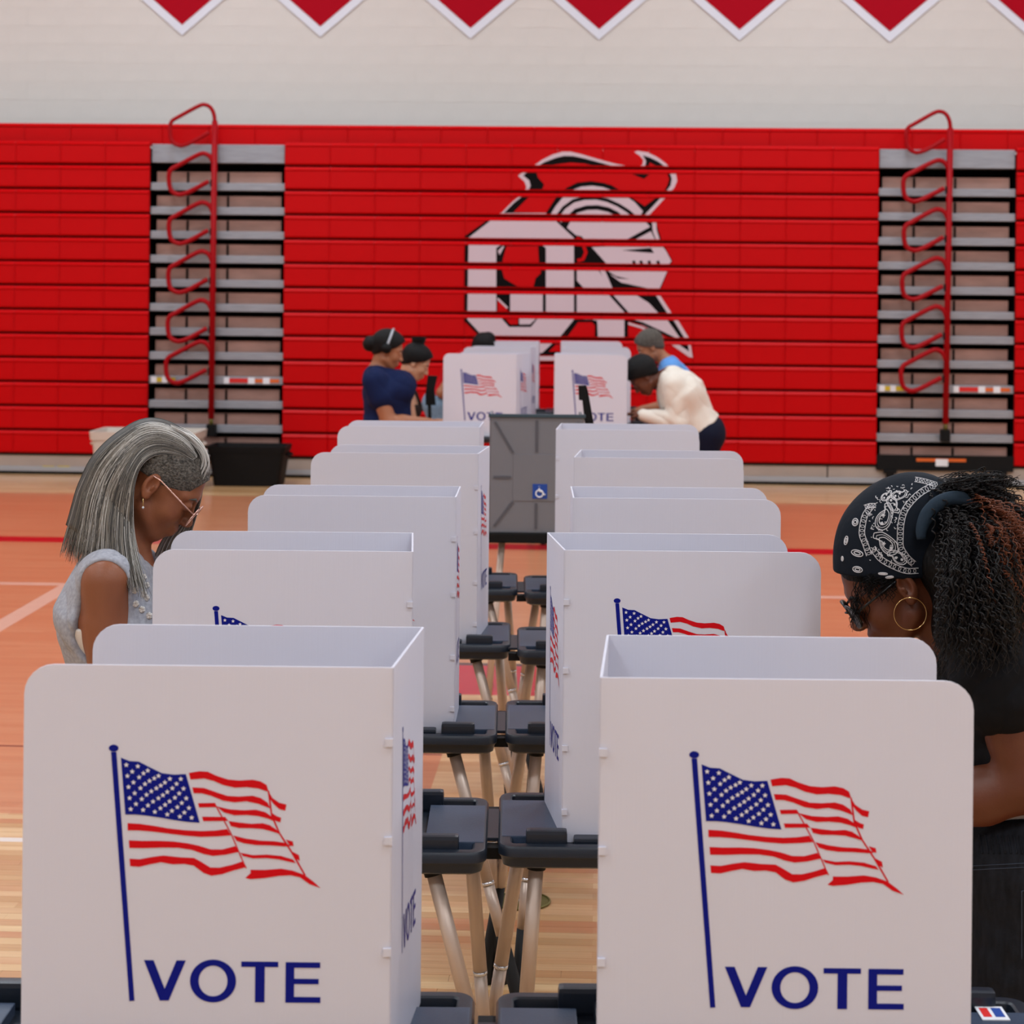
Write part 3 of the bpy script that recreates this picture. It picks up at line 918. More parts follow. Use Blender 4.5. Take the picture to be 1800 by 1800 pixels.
# ------------------------------------------------------------------ grey accessible booth between the rows
YA = 9.54
a0, a1 = U(862, 840, YA).x, U(1024, 840, YA).x
acx = (a0+a1)/2
ad = .42
root = empty('accessible_booth', (acx, YA+ad/2, 0))
tag(root, 'grey moulded booth with blue wheelchair sign between the two rows', 'voting booth')
w = a1-a0
MB().box(-w/2, w/2, -ad/2, -ad/2+.012, .82, 1.375, .004).build('back_panel', M['grey_panel'], root)
for s in (-1, 1):
    MB().box(s*w/2-.006, s*w/2+.006, -ad/2+.012, ad/2, .82, 1.375, .003).build('side_panel', M['grey_panel'], root)
MB().box(-w/2-.012, w/2+.012, -ad/2-.008, -ad/2+.02, 1.372, 1.388, .003).build('top_trim', M['teal_trim'], root)
MB().box(-w/2-.05, w/2+.05, -ad/2-.02, ad/2+.02, .772, .82, .008).build('table_top', M['black'], root)
def rib(xa, za, xb, zb, wd=.012):
    v = Vector((xb-xa, 0, zb-za)); n = Vector((-v.z, 0, v.x)).normalized()*wd/2
    pts = [(xa+n.x, za+n.z), (xb+n.x, zb+n.z), (xb-n.x, zb-n.z), (xa-n.x, za-n.z)]
    MB().prism(pts, -ad/2-.004, -ad/2+.001).build('rib', M['grey_rib'], root)
q, zc, hi_, lo_ = .112, 1.085, 1.36, .84
rib(-w/2+.02, hi_-.01, -q, zc+q+.005); rib(w/2-.02, hi_-.01, q, zc+q+.005)
rib(-w/2+.02, lo_+.01, -q, zc-q-.005); rib(w/2-.02, lo_+.01, q, zc-q-.005)
rib(0, hi_, 0, zc+q+.01); rib(0, lo_, 0, zc-q-.01)
rib(-w/2+.015, zc, -q-.01, zc); rib(w/2-.015, zc, q+.01, zc)
MB().box(-q, q, -ad/2-.003, -ad/2+.001, zc-q, zc+q, .001).build('centre_square', M['grey_panel'], root)
sg = U(949, 864, YA-.01); sx, sz = sg.x-acx, sg.z
sgn_o = MB().box(sx-.035, sx+.035, -ad/2-.0055, -ad/2-.003, sz-.035, sz+.035).build('wheelchair_sign', M['sign_blue'], root)
yy = -ad/2-.0075
wm = MB()
wm.tube([(sx-.002+.017*math.cos(a), yy, sz-.01+.017*math.sin(a)) for a in np.radians(np.arange(0, 360, 18))], .0035, 6, closed=True)
wm.tube([(sx-.004, yy, sz+.016), (sx-.002, yy, sz+.001), (sx+.012, yy, sz-.001), (sx+.02, yy, sz-.016), (sx+.026, yy, sz-.013)], .004, 6)
wm.tube([(sx-.004, yy, sz+.024), (sx-.004, yy, sz+.0245)], .006, 10)
wm.build('wheelchair_symbol', M['sign_white'], sgn_o)
for s in (-1, 1):
    for t in (-1, 1):
        lg = MB().tube([(s*(w/2-.06), t*.15, .775), (s*(w/2+.0), t*.2, .02)], .0165, 10).build('leg', M['alu'], root, True)
        MB().tube([(s*(w/2), t*.2, .025), (s*(w/2), t*.2, 0)], .02, 10).build('rubber_foot', M['rubber'], lg, True)
# black lamp arm on its right corner
def slab(pts2, Y, thick):
    P = [U(x, y, Y) for x, y in pts2]
    return P
arm = MB()
P = [U(*c, YA+.1) for c in ((1018, 680), (1032, 680), (1035, 690), (1046, 752), (1030, 752), (1025, 706), (1019, 705))]
arm.prism([(p_.x-acx, p_.z) for p_ in P], -.02, .02)
arm.build('lamp_arm', M['black'], root)
e_ = U(1038, 748, YA+.1)
MB().tube([(e_.x-acx, 0, e_.z), (e_.x-acx+.01, 0, .82)], .014, 8).build('arm_post', M['black'], root, True)
# similar black lamp standing on the first far left booth's tray
Yl = 15.45
P = [U(*c, Yl) for c in ((752, 660), (769, 661), (764, 684), (766, 712), (748, 712), (748, 690))]
bx_, bz_ = P[3].x-.04, .82
root = empty('task_lamp', (bx_, Yl, bz_))
tag(root, 'black upright task lamp on a far booth tray behind the woman in navy', 'lamp')
MB().prism([(p_.x-bx_, p_.z-bz_) for p_ in P], -.02, .02).build('lamp_head', M['black'], root)
MB().tube([(P[3].x-bx_-.05, 0, P[3].z-bz_+.01), (0, 0, .0)], .014, 8).build('lamp_post', M['black'], root, True)
MB().tube([(0, 0, 0), (0, 0, .015)], .05, 14).build('lamp_base', M['black'], root, True)
# ------------------------------------------------------------------ organic surfaces: signed distance fields on a rectilinear grid
def axis(segs):
    """segs: [(start, step), ..., end] -> coordinates"""
    out = []
    for i in range(len(segs)-1):
        a, st = segs[i]
        b_ = segs[i+1][0] if isinstance(segs[i+1], tuple) else segs[i+1]
        n = max(1, int(round((b_-a)/st)))
        out += list(np.linspace(a, b_, n, endpoint=False))
    out.append(segs[-1])
    return np.array(out, np.float32)

class Field:
    def __init__(s, xs, ys, zs):
        s.ax = (xs, ys, zs)
        s.f = np.full((len(xs), len(ys), len(zs)), 0.5, np.float32)
    def sl(s, lo, hi, m):
        r = []
        for a, l, h in zip(s.ax, lo, hi):
            i, j = np.searchsorted(a, l-m), np.searchsorted(a, h+m)
            r.append(slice(max(i-1, 0), min(j+1, len(a))))
        return tuple(r)
    def ev(s, prim, m):
        sl = s.sl(prim[1], prim[2], m)
        if any(q.stop <= q.start for q in sl): return None, None
        x = s.ax[0][sl[0]][:, None, None]; y = s.ax[1][sl[1]][None, :, None]; z = s.ax[2][sl[2]][None, None, :]
        return sl, prim[0](x, y, z)
    def add(s, prim, k=0.02):
        sl, d = s.ev(prim, k+.03)
        if sl is None: return s
        a = s.f[sl]
        if k > 0:
            h = np.maximum(k-np.abs(a-d), 0)/k
            s.f[sl] = np.minimum(a, d)-h*h*k*.25
        else: s.f[sl] = np.minimum(a, d)
        return s
    def sub(s, prim, k=0.01):
        sl, d = s.ev(prim, k+.03)
        if sl is None: return s
        a = s.f[sl]; d = -d
        h = np.maximum(k-np.abs(a-d), 0)/max(k, 1e-6)
        s.f[sl] = np.maximum(a, d)+h*h*k*.25
        return s
    def cut(s, p, n):
        """keep the side of the plane the normal n points away from"""
        n = Vector(n).normalized()
        x, y, z = s.ax[0][:, None, None], s.ax[1][None, :, None], s.ax[2][None, None, :]
        s.f = np.maximum(s.f, (x-p[0])*n.x+(y-p[1])*n.y+(z-p[2])*n.z).astype(np.float32)
        return s
    def mesh(s, name):
        f = s.f; xs, ys, zs = s.ax
        neg = f < 0
        c = neg[:-1,:-1,:-1].astype(np.int8)
        tot = np.zeros_like(c)
        for i in (0, 1):
            for j in (0, 1):
                for k in (0, 1):
                    tot += neg[i:neg.shape[0]-1+i, j:neg.shape[1]-1+j, k:neg.shape[2]-1+k]
        act = np.argwhere((tot > 0) & (tot < 8))
        if len(act) == 0: return mesh(name, [], [])
        idx = np.full(tot.shape, -1, np.int32)
        idx[act[:,0], act[:,1], act[:,2]] = np.arange(len(act))
        I, J, K = act[:,0], act[:,1], act[:,2]
        acc = np.zeros((len(act), 3)); cntv = np.zeros(len(act))
        corner = [(i,j,k) for i in (0,1) for j in (0,1) for k in (0,1)]
        val = {c_: f[I+c_[0], J+c_[1], K+c_[2]] for c_ in corner}
        pos = {c_: np.stack([xs[I+c_[0]], ys[J+c_[1]], zs[K+c_[2]]], 1) for c_ in corner}
        for a in corner:
            for ax_ in range(3):
                if a[ax_] == 0:
                    b_ = list(a); b_[ax_] = 1; b_ = tuple(b_)
                    va, vb = val[a], val[b_]
                    m = (va < 0) != (vb < 0)
                    t = np.where(m, va/np.where(va-vb == 0, 1, va-vb), 0)
                    acc[m] += (pos[a]+(pos[b_]-pos[a])*t[:, None])[m]; cntv[m] += 1
        verts = acc/cntv[:, None]
        faces = []
        for ax_ in range(3):
            sh = [slice(None)]*3; sh2 = [slice(None)]*3
            sh[ax_] = slice(0, -1); sh2[ax_] = slice(1, None)
            n1, n2 = neg[tuple(sh)], neg[tuple(sh2)]
            e = np.argwhere(n1 != n2)
            o1, o2 = [(1,2),(2,0),(0,1)][ax_]
            ok = (e[:,o1] > 0) & (e[:,o2] > 0) & (e[:,o1] < tot.shape[o1]) & (e[:,o2] < tot.shape[o2])
            e = e[ok]
            if len(e) == 0: continue
            flip = n1[e[:,0], e[:,1], e[:,2]]
            def g(d1, d2):
                q = e.copy(); q[:,o1] -= d1; q[:,o2] -= d2
                return idx[q[:,0], q[:,1], q[:,2]]
            quad = np.stack([g(1,1), g(0,1), g(0,0), g(1,0)], 1)
            quad[~flip] = quad[~flip][:, ::-1]
            faces.append(quad)
        F_ = np.concatenate(faces)
        F_ = F_[(F_ >= 0).all(1)]
        me = bpy.data.meshes.new(name)
        me.vertices.add(len(verts)); me.vertices.foreach_set('co', verts.astype(np.float32).ravel())
        me.loops.add(F_.size); me.loops.foreach_set('vertex_index', F_.astype(np.int32).ravel())
        me.polygons.add(len(F_)); me.polygons.foreach_set('loop_start', np.arange(0, F_.size, 4, dtype=np.int32))
        me.polygons.foreach_set('loop_total', np.full(len(F_), 4, np.int32))
        me.update(); me.validate()
        me.polygons.foreach_set('use_smooth', [True]*len(me.polygons))
        return me

def ell(c, r, R=None):
    c = Vector(c); r = np.array(r, float)
    Rm = np.eye(3) if R is None else np.array(R)
    ext = np.sqrt(((Rm*r[None, :])**2).sum(1))
    def fn(x, y, z):
        px, py, pz = x-c.x, y-c.y, z-c.z
        q = [Rm[0,i]*px+Rm[1,i]*py+Rm[2,i]*pz for i in range(3)]
        k0 = np.sqrt(sum((q[i]/r[i])**2 for i in range(3)))
        k1 = np.sqrt(sum((q[i]/r[i]**2)**2 for i in range(3)))
        return k0*(k0-1)/np.maximum(k1, 1e-6)
    return (fn, tuple(np.array(c)-ext), tuple(np.array(c)+ext))
def cone(a, b_, r1, r2, wide=1.0, n=(0, 1, 0)):
    """tapered capsule; wide stretches it along the direction n"""
    a = np.array(a, float); b_ = np.array(b_, float); n = np.array(n, float)
    ba = b_-a; l2 = max((ba**2).sum(), 1e-9)
    mr = max(r1, r2)
    lo = np.minimum(a, b_)-mr-np.abs(n)*mr*(wide-1); hi = np.maximum(a, b_)+mr+np.abs(n)*mr*(wide-1)
    def fn(x, y, z):
        px, py, pz = x-a[0], y-a[1], z-a[2]
        t = np.clip((px*ba[0]+py*ba[1]+pz*ba[2])/l2, 0, 1)
        qx, qy, qz = px-t*ba[0], py-t*ba[1], pz-t*ba[2]
        if wide != 1.0:
            dn = (qx*n[0]+qy*n[1]+qz*n[2])*(1/wide-1)
            qx, qy, qz = qx+dn*n[0], qy+dn*n[1], qz+dn*n[2]
        return np.sqrt(qx*qx+qy*qy+qz*qz)-(r1+(r2-r1)*t)
    return (fn, tuple(lo), tuple(hi))

# ------------------------------------------------------------------ human figures
def head_frame(fx, pitch, yaw=0.0):
    """columns: forward, left, up.  fx=+1 looks along +x, -1 along -x; pitch looks down"""
    base = Matrix.Rotation(0 if fx > 0 else math.pi, 3, 'Z') @ Matrix.Rotation(yaw, 3, 'Z')
    return base @ Matrix.Rotation(pitch, 3, 'Y')
def head_prims(O, R, s):
    def P(x, y, z): return O + R @ (Vector((x, y, z))*s)
    Rn = np.array(R)
    E = lambda c, r: ell(P(*c), [q*s for q in r], Rn)
    C = lambda a, b_, r1, r2: cone(P(*a), P(*b_), r1*s, r2*s)
    A = [(E((-.016,0,.038), (.096,.074,.084)), .0), (E((.03,0,-.012), (.060,.062,.088)), .03), (E((.036,0,-.068), (.052,.05,.046)), .03),
         (C((.062,.012,-.104), (.062,-.012,-.104), .0175, .0175), .02),
         (C((.0,.052,-.066), (.05,.028,-.1), .018, .014), .025), (C((.0,-.052,-.066), (.05,-.028,-.1), .018, .014), .025),
         (E((.056,.04,-.034), (.026,.022,.024)), .025), (E((.056,-.04,-.034), (.026,.022,.024)), .025),
         (C((.080,.012,.02), (.066,.05,.016), .011, .009), .015), (C((.080,-.012,.02), (.066,-.05,.016), .011, .009), .015),
         (C((.084,0,.006), (.106,0,-.038), .0075, .0115), .012), (E((.1,.011,-.042), (.011,.008,.008)), .008), (E((.1,-.011,-.042), (.011,.008,.008)), .008),
         (E((.086,0,-.068), (.013,.023,.0075)), .008), (E((.083,0,-.081), (.0135,.02,.0085)), .008), (E((.072,0,-.075), (.02,.026,.02)), .012)]
    S = [(E((.094,.033,.0), (.02,.017,.012)), .014), (E((.094,-.033,.0), (.02,.017,.012)), .014)]
    L = [(E((.079,.032,-.001), (.0145,.0165,.0125)), .006), (E((.079,-.032,-.001), (.0145,.0165,.0125)), .006)]
    for sg in (-1, 1):
        A.append((E((-.012, sg*.0775, -.008), (.0185,.009,.031)), .006))
        A.append((E((-.006, sg*.078, -.034), (.010,.007,.010)), .006))
        S.append((E((-.0095, sg*.0868, -.003), (.0115,.0105,.0198)), .003))
    lobes = [(C((-.004, sg*.084, -.006), (-.006, sg*.084, -.014), .004, .003), .004) for sg in (-1, 1)]
    return P, A, S, L+lobes
def hand_prims(wr, d, up, s=1.0, curl=.5):
    """palm and five fingers from the wrist along d, palm facing -up"""
    d = Vector(d).normalized(); up = Vector(up).normalized(); sd = d.cross(up).normalized(); up = sd.cross(d)
    wr = Vector(wr)
    out = [(cone(wr, wr+d*.03*s, .024*s, .022*s, 1.2, tuple(sd)), .015), (cone(wr+d*.03*s, wr+d*.075*s, .017*s, .016*s, 2.0, tuple(sd)), .015)]
    for i, (off, ln) in enumerate(((-.030, .062), (-.010, .075), (.011, .071), (.030, .056))):
        a = wr+d*.082*s+sd*off*s
        b_ = a+(d*.62-up*.25*curl)*ln*s*.9
        c_ = b_+(d*.5-up*.95*curl)*ln*s*.55
        out += [(cone(a, b_, .0095*s, .0085*s), .004), (cone(b_, c_, .0085*s, .0072*s), .003)]
    a = wr+d*.028*s-sd*.026*s
    b_ = a+(d*.6-sd*.75-up*.3)*.042*s
    c_ = b_+(d*.85-sd*.15-up*.3)*.034*s
    out += [(cone(a, b_, .0125*s, .0105*s), .008), (cone(b_, c_, .0105*s, .008*s), .003)]
    return out

def skinmat(name, c, lips):
    m = mat(name, c, .48, spec=.4, noise=(9, .06), bump=(260, .05))
    m.node_tree.nodes['Principled BSDF'].inputs['Subsurface Weight'].default_value = .06
    m.node_tree.nodes['Principled BSDF'].inputs['Subsurface Radius'].default_value = (.01, .004, .002)
    return m

def torso_prims(J, g, bust=0.0, fx=1):
    """g: girth factor"""
    p, w_, c, n = J['pelvis'], J['waist'], J['chest'], J['neck']
    T = [(cone(p, w_, .122*g, .108*g, 1.32), .0), (cone(w_, c, .108*g, .118*g, 1.32), .04), (cone(c, n.lerp(c, .25), .118*g, .062*g, 1.55), .05),
         (cone(J['shL'].lerp(n, .12), J['shR'].lerp(n, .12), .052*g**.5, .052*g**.5), .05)]
    if bust:
        up = (n-c).normalized(); fw = Vector((fx*up.z, 0, -fx*up.x))
        for sg in (-1, 1):
            q = c+fw*(.075*g)+Vector((0, sg*.075*g, 0))-up*.01
            T.append((ell(q, (bust, bust*1.0, bust*.95)), .05))
    return T
def arm_prims(J, S, g):
    return [(cone(J['sh'+S], J['el'+S], .05*g, .042*g), .035), (cone(J['el'+S], J['el'+S].lerp(J['wr'+S], .35), .041*g, .042*g), .02), (cone(J['el'+S].lerp(J['wr'+S], .35), J['wr'+S], .042*g, .026*g**.5), .015)]
def leg_prims(J, S, g):
    return [(cone(J['hip'+S], J['kn'+S], .088*g, .058*g), .05), (cone(J['kn'+S], J['kn'+S].lerp(J['an'+S], .35), .056*g, .056*g), .02), (cone(J['kn'+S].lerp(J['an'+S], .35), J['an'+S], .056*g, .038*g), .02)]
def foot_prims(J, S, fx):
    a = J['an'+S]
    return [(cone((a.x-fx*.03, a.y, .035), (a.x+fx*.15, a.y, .026), .036, .026, 1.15), .03), (cone((a.x, a.y, .09), (a.x, a.y, .045), .038, .04), .02)]

def person(base, label):
    root = empty('person', base)
    tag(root, label, 'person')
    return root
def put(name, me, m, root, lbl=None):
    o = obj(name, me, m, root, -root.location)
    if lbl: o['label'] = lbl
    return o

def skeleton(px, Y, fx, hipx, hipz, half=.165, feet=None, hiphalf=.09):
    """px: dict of photo points for neck, chest, waist (sagittal plane); pelvis from hipx, hipz"""
    J = {k: U(*v, Y) for k, v in px.items()}
    J['pelvis'] = Vector((hipx, Y, hipz))
    fxp = hipx if feet is None else feet
    for S, sg in (('R', -1), ('L', 1)):       # R: nearer the camera (-y), L: farther
        J['hip'+S] = Vector((hipx, Y+sg*hiphalf, hipz-.02))
        J['kn'+S] = Vector(((hipx*.5+fxp*.5)+fx*.03, Y+sg*(hiphalf+.015), hipz*.53))
        J['an'+S] = Vector((fxp, Y+sg*(hiphalf+.03), .085))
    return J

def build_body(root, O, R, s, J, g, fx, skin, axes, bust=.0, ga=None, hands=True):
    F_ = Field(*axes)
    P, A, S, L = head_prims(O, R, s)
    for p, k in torso_prims(J, g, bust, fx): F_.add(p, k)
    for sd in 'LR':
        for p, k in arm_prims(J, sd, ga or (g if g < 1.15 else g**.8)): F_.add(p, k)
        for p, k in leg_prims(J, sd, g): F_.add(p, k)
        for p, k in foot_prims(J, sd, fx): F_.add(p, k)
    F_.add(cone(J['neck']+Vector((0, 0, -.02)), P(-.028, 0, -.07), .056*s, .05*s), .035)
    F_.add(cone(P(-.03, 0, -.06), P(-.02, 0, -.02), .05*s, .055*s), .03)
    HF = Field(*axes)
    for p, k in A: HF.add(p, k)
    for p, k in S: HF.sub(p, k)
    for p, k in L: HF.add(p, k)
    h = np.maximum(.02-np.abs(F_.f-HF.f), 0)/.02
    F_.f = (np.minimum(F_.f, HF.f)-h*h*.02*.25).astype(np.float32)
    if hands:
        for sd in 'LR':
            d = (J['wr'+sd]-J['el'+sd]).normalized()
            for p, k in hand_prims(J['wr'+sd], d, J.get('up'+sd, Vector((0, 0, 1))), 1.0): F_.add(p, k)
    put('body', F_.mesh('body'), skin, root)
    return P
def wrinkle(me, amp, dirs):
    """push vertices along their normals in warped, crease-like waves; dirs: [(wave vector, weight)]"""
    n = len(me.vertices)
    co = np.empty(n*3, np.float32); me.vertices.foreach_get('co', co); co = co.reshape(-1, 3)
    no = np.array([v.normal[:] for v in me.vertices], np.float32)
    w = co+.018*np.sin(co[:, [1, 2, 0]]*23+np.array([.3, 1.7, 4.1]))+.009*np.sin(co[:, [2, 0, 1]]*51+1.3)
    d = np.zeros(n)
    for i, (k, wt) in enumerate(dirs):
        ph = w @ np.array(k, float)+i*1.9
        mask = .5+.5*np.sin(co @ np.array([9.0+i*3, 13.0-i*2, 7.0+i*4])+i*2.1)
        d += wt*mask*(np.abs(np.sin(ph))**.6*2-1.2)
    co += no*(amp*d)[:, None]
    me.vertices.foreach_set('co', co.astype(np.float32).ravel()); me.update()
FOLDS = [((38, 0, 46), .8), ((-44, 18, 30), .6), ((20, 30, 62), .5)]
def garment(root, name, m, axes, prims, cuts=(), subs=(), lbl=None, infl=.012, folds=0.0, dirs=FOLDS):
    F_ = Field(*axes)
    for p, k in prims: F_.add(p, k)
    F_.f -= infl
    for p, k in subs: F_.sub(p, k)
    for p, n in cuts: F_.cut(p, n)
    me = F_.mesh(name)
    if folds: wrinkle(me, folds, dirs)
    return put(name, me, m, root, lbl)
def cut_arm(J, S, t):
    """plane across the arm at fraction t of the upper arm"""
    a, b_ = J['sh'+S], J['el'+S]
    return a.lerp(b_, t)
def sleeve(J, S, g, t):
    a, b_ = J['sh'+S], J['el'+S]
    return [(cone(a, a.lerp(b_, t), .053*g, (.053+(.046-.053)*t)*g), .03)]
def eyes(root, P, R, s, iris=(40, 24, 16)):
    for sg in (-1, 1):
        c = P(.0795, sg*.032, -.001)
        bm = bmesh.new(); bmesh.ops.create_uvsphere(bm, u_segments=14, v_segments=10, radius=.0128*s)
        me = bpy.data.meshes.new('eye'); bm.to_mesh(me); bm.free()
        o = put('eye', me, M['eye_white'], root); o.location = c-root.location
def brows(root, P, s, m):
    for sg in (-1, 1):
        MB().tube([P(.091, sg*.014, .017), P(.0885, sg*.03, .022), P(.076, sg*.05, .016)], [.003*s, .0034*s, .0016*s], 6).build('eyebrow', m, root, True, loc=-root.location)

M['eye_white'] = mat('eye_white', rgb(205, 196, 188), .3)
M['skin_brown'] = skinmat('skin_warm_brown', rgb(134, 78, 50), None)
M['skin_deep'] = skinmat('skin_deep_brown', rgb(98, 52, 31), None)
M['skin_tan'] = skinmat('skin_tan', rgb(192, 142, 112), None)
M['skin_mid'] = skinmat('skin_mid_brown', rgb(160, 104, 74), None)
M['hair_black'] = mat('hair_black', rgb(11, 9, 10), .6, spec=.2, bump=(140, .5, (1, 1, .3)))
M['hair_grey'] = mat('hair_grey', rgb(92, 86, 80), .6, spec=.2, noise=(170, .75, (1, 1, 1)), bump=(220, .9))
M['hair_silver'] = mat('hair_silver_strand', rgb(196, 190, 184), .4)
M['hair_mid'] = mat('hair_mid_grey_strand', rgb(126, 118, 108), .42)
M['hair_dark'] = mat('hair_dark_grey_strand', rgb(64, 60, 56), .45)
M['hair_base'] = mat('hair_base', rgb(54, 51, 47), .6, noise=(60, .35))
M['hair_curl'] = mat('hair_black_curl', rgb(17, 12, 12), .5, spec=.35)
M['hair_brown'] = mat('hair_auburn_strand', rgb(106, 52, 26), .45)
M['heather'] = mat('heather_grey_jersey', rgb(158, 158, 166), .85, spec=.15, noise=(120, .16), bump=(24, .55, (1, 1, .35)))
M['white_cloth'] = mat('white_cloth', rgb(216, 208, 202), .8, spec=.15, bump=(60, .2))
M['black_tee'] = mat('black_jersey', rgb(17, 17, 20), .8, spec=.15, bump=(18, .4))
M['denim_black'] = mat('black_denim', rgb(26, 28, 34), .75, spec=.15, noise=(90, .35, (1, 1, .2)), bump=(30, .4))
M['navy_cloth'] = mat('navy_jersey', rgb(16, 28, 66), .8, spec=.15, bump=(12, .35))
M['navy_pants'] = mat('navy_trousers', rgb(14, 18, 38), .8, spec=.15)
M['red_cloth'] = mat('red_shirt', rgb(178, 12, 24), .8, spec=.15)
M['denim_seam'] = mat('denim_seam_thread', rgb(62, 68, 80), .8, spec=.1)
M['denim_blue'] = mat('light_denim', rgb(118, 144, 166), .8, spec=.15, noise=(40, .15))
M['cream_cloth'] = mat('cream_knit', rgb(222, 212, 200), .85, spec=.15, bump=(14, .5))
M['sky_cloth'] = mat('light_blue_shirt', rgb(98, 150, 214), .8, spec=.15, bump=(14, .3))
M['grey_pants'] = mat('grey_trousers', rgb(60, 60, 66), .8, spec=.15)
M['dark_top'] = mat('dark_camisole', rgb(40, 30, 28), .8, spec=.15)
M['shoe'] = mat('dark_shoe', rgb(30, 28, 30), .6)
M['gold'] = mat('gold', rgb(226, 190, 130), .22, metal=1.0)
M['rose_gold'] = mat('rose_gold_frame', rgb(222, 178, 166), .25, metal=.8)
M['tint'] = mat('tinted_lens', rgb(92, 54, 52), .15, spec=.6)
M['black_frame'] = mat('black_glasses', rgb(16, 14, 15), .3)
M['bandana'] = mat('black_bandana_cotton', rgb(18, 24, 33), .8, spec=.15, bump=(40, .2))
M['bandana_fold'] = mat('washed_bandana_fold', rgb(40, 52, 64), .85, spec=.15, bump=(40, .25))
M['bandana_print'] = mat('bandana_white_print', rgb(206, 202, 204), .7)

def shoes(root, J, fx, axes, m):
    for sd in 'LR':
        F_ = Field(*axes)
        for p, k in foot_prims(J, sd, fx): F_.add(p, k)
        F_.f -= .009
        F_.cut((0, 0, .1), (0, 0, 1)); F_.cut((0, 0, .0005), (0, 0, -1))
        put('shoe', F_.mesh('shoe'), m, root)
def strand_mesh(paths, rad, name='hair_strands', taper=True):
    """paths (S, n, 3) -> thin three sided tubes in one mesh"""
    P = np.asarray(paths, float); S_, n, _ = P.shape
    T = np.gradient(P, axis=1); T /= np.maximum(np.linalg.norm(T, axis=2, keepdims=True), 1e-9)
    ref = np.array([0.31, 0.87, 0.38])
    A = np.cross(T, ref); A /= np.maximum(np.linalg.norm(A, axis=2, keepdims=True), 1e-9)
    B = np.cross(T, A)
    w = np.ones(n)
    if taper: w = np.minimum(1, np.minimum(np.linspace(.5, 5, n), np.linspace(4, .25, n)))
    r = (rad if np.ndim(rad) else np.full(S_, rad))[:, None, None]*w[None, :, None]
    V = np.stack([P+r*(A*math.cos(a)+B*math.sin(a)) for a in (0, 2.094, 4.189)], 2)     # S,n,3,3
    V = V.reshape(-1, 3)
    base = (np.arange(S_)[:, None, None]*n+np.arange(n-1)[None, :, None])*3
    k = np.arange(3)[None, None, :]; k2 = (k+1) % 3
    F_ = np.stack([base+k, base+k2, base+3+k2, base+3+k], 3).reshape(-1, 4)
    me = bpy.data.meshes.new(name)
    me.vertices.add(len(V)); me.vertices.foreach_set('co', V.astype(np.float32).ravel())
    me.loops.add(F_.size); me.loops.foreach_set('vertex_index', F_.astype(np.int32).ravel())
    me.polygons.add(len(F_)); me.polygons.foreach_set('loop_start', np.arange(0, F_.size, 4, dtype=np.int32))
    me.polygons.foreach_set('loop_total', np.full(len(F_), 4, np.int32))
    me.update(); me.validate()
    me.polygons.foreach_set('use_smooth', [True]*len(me.polygons))
    return me
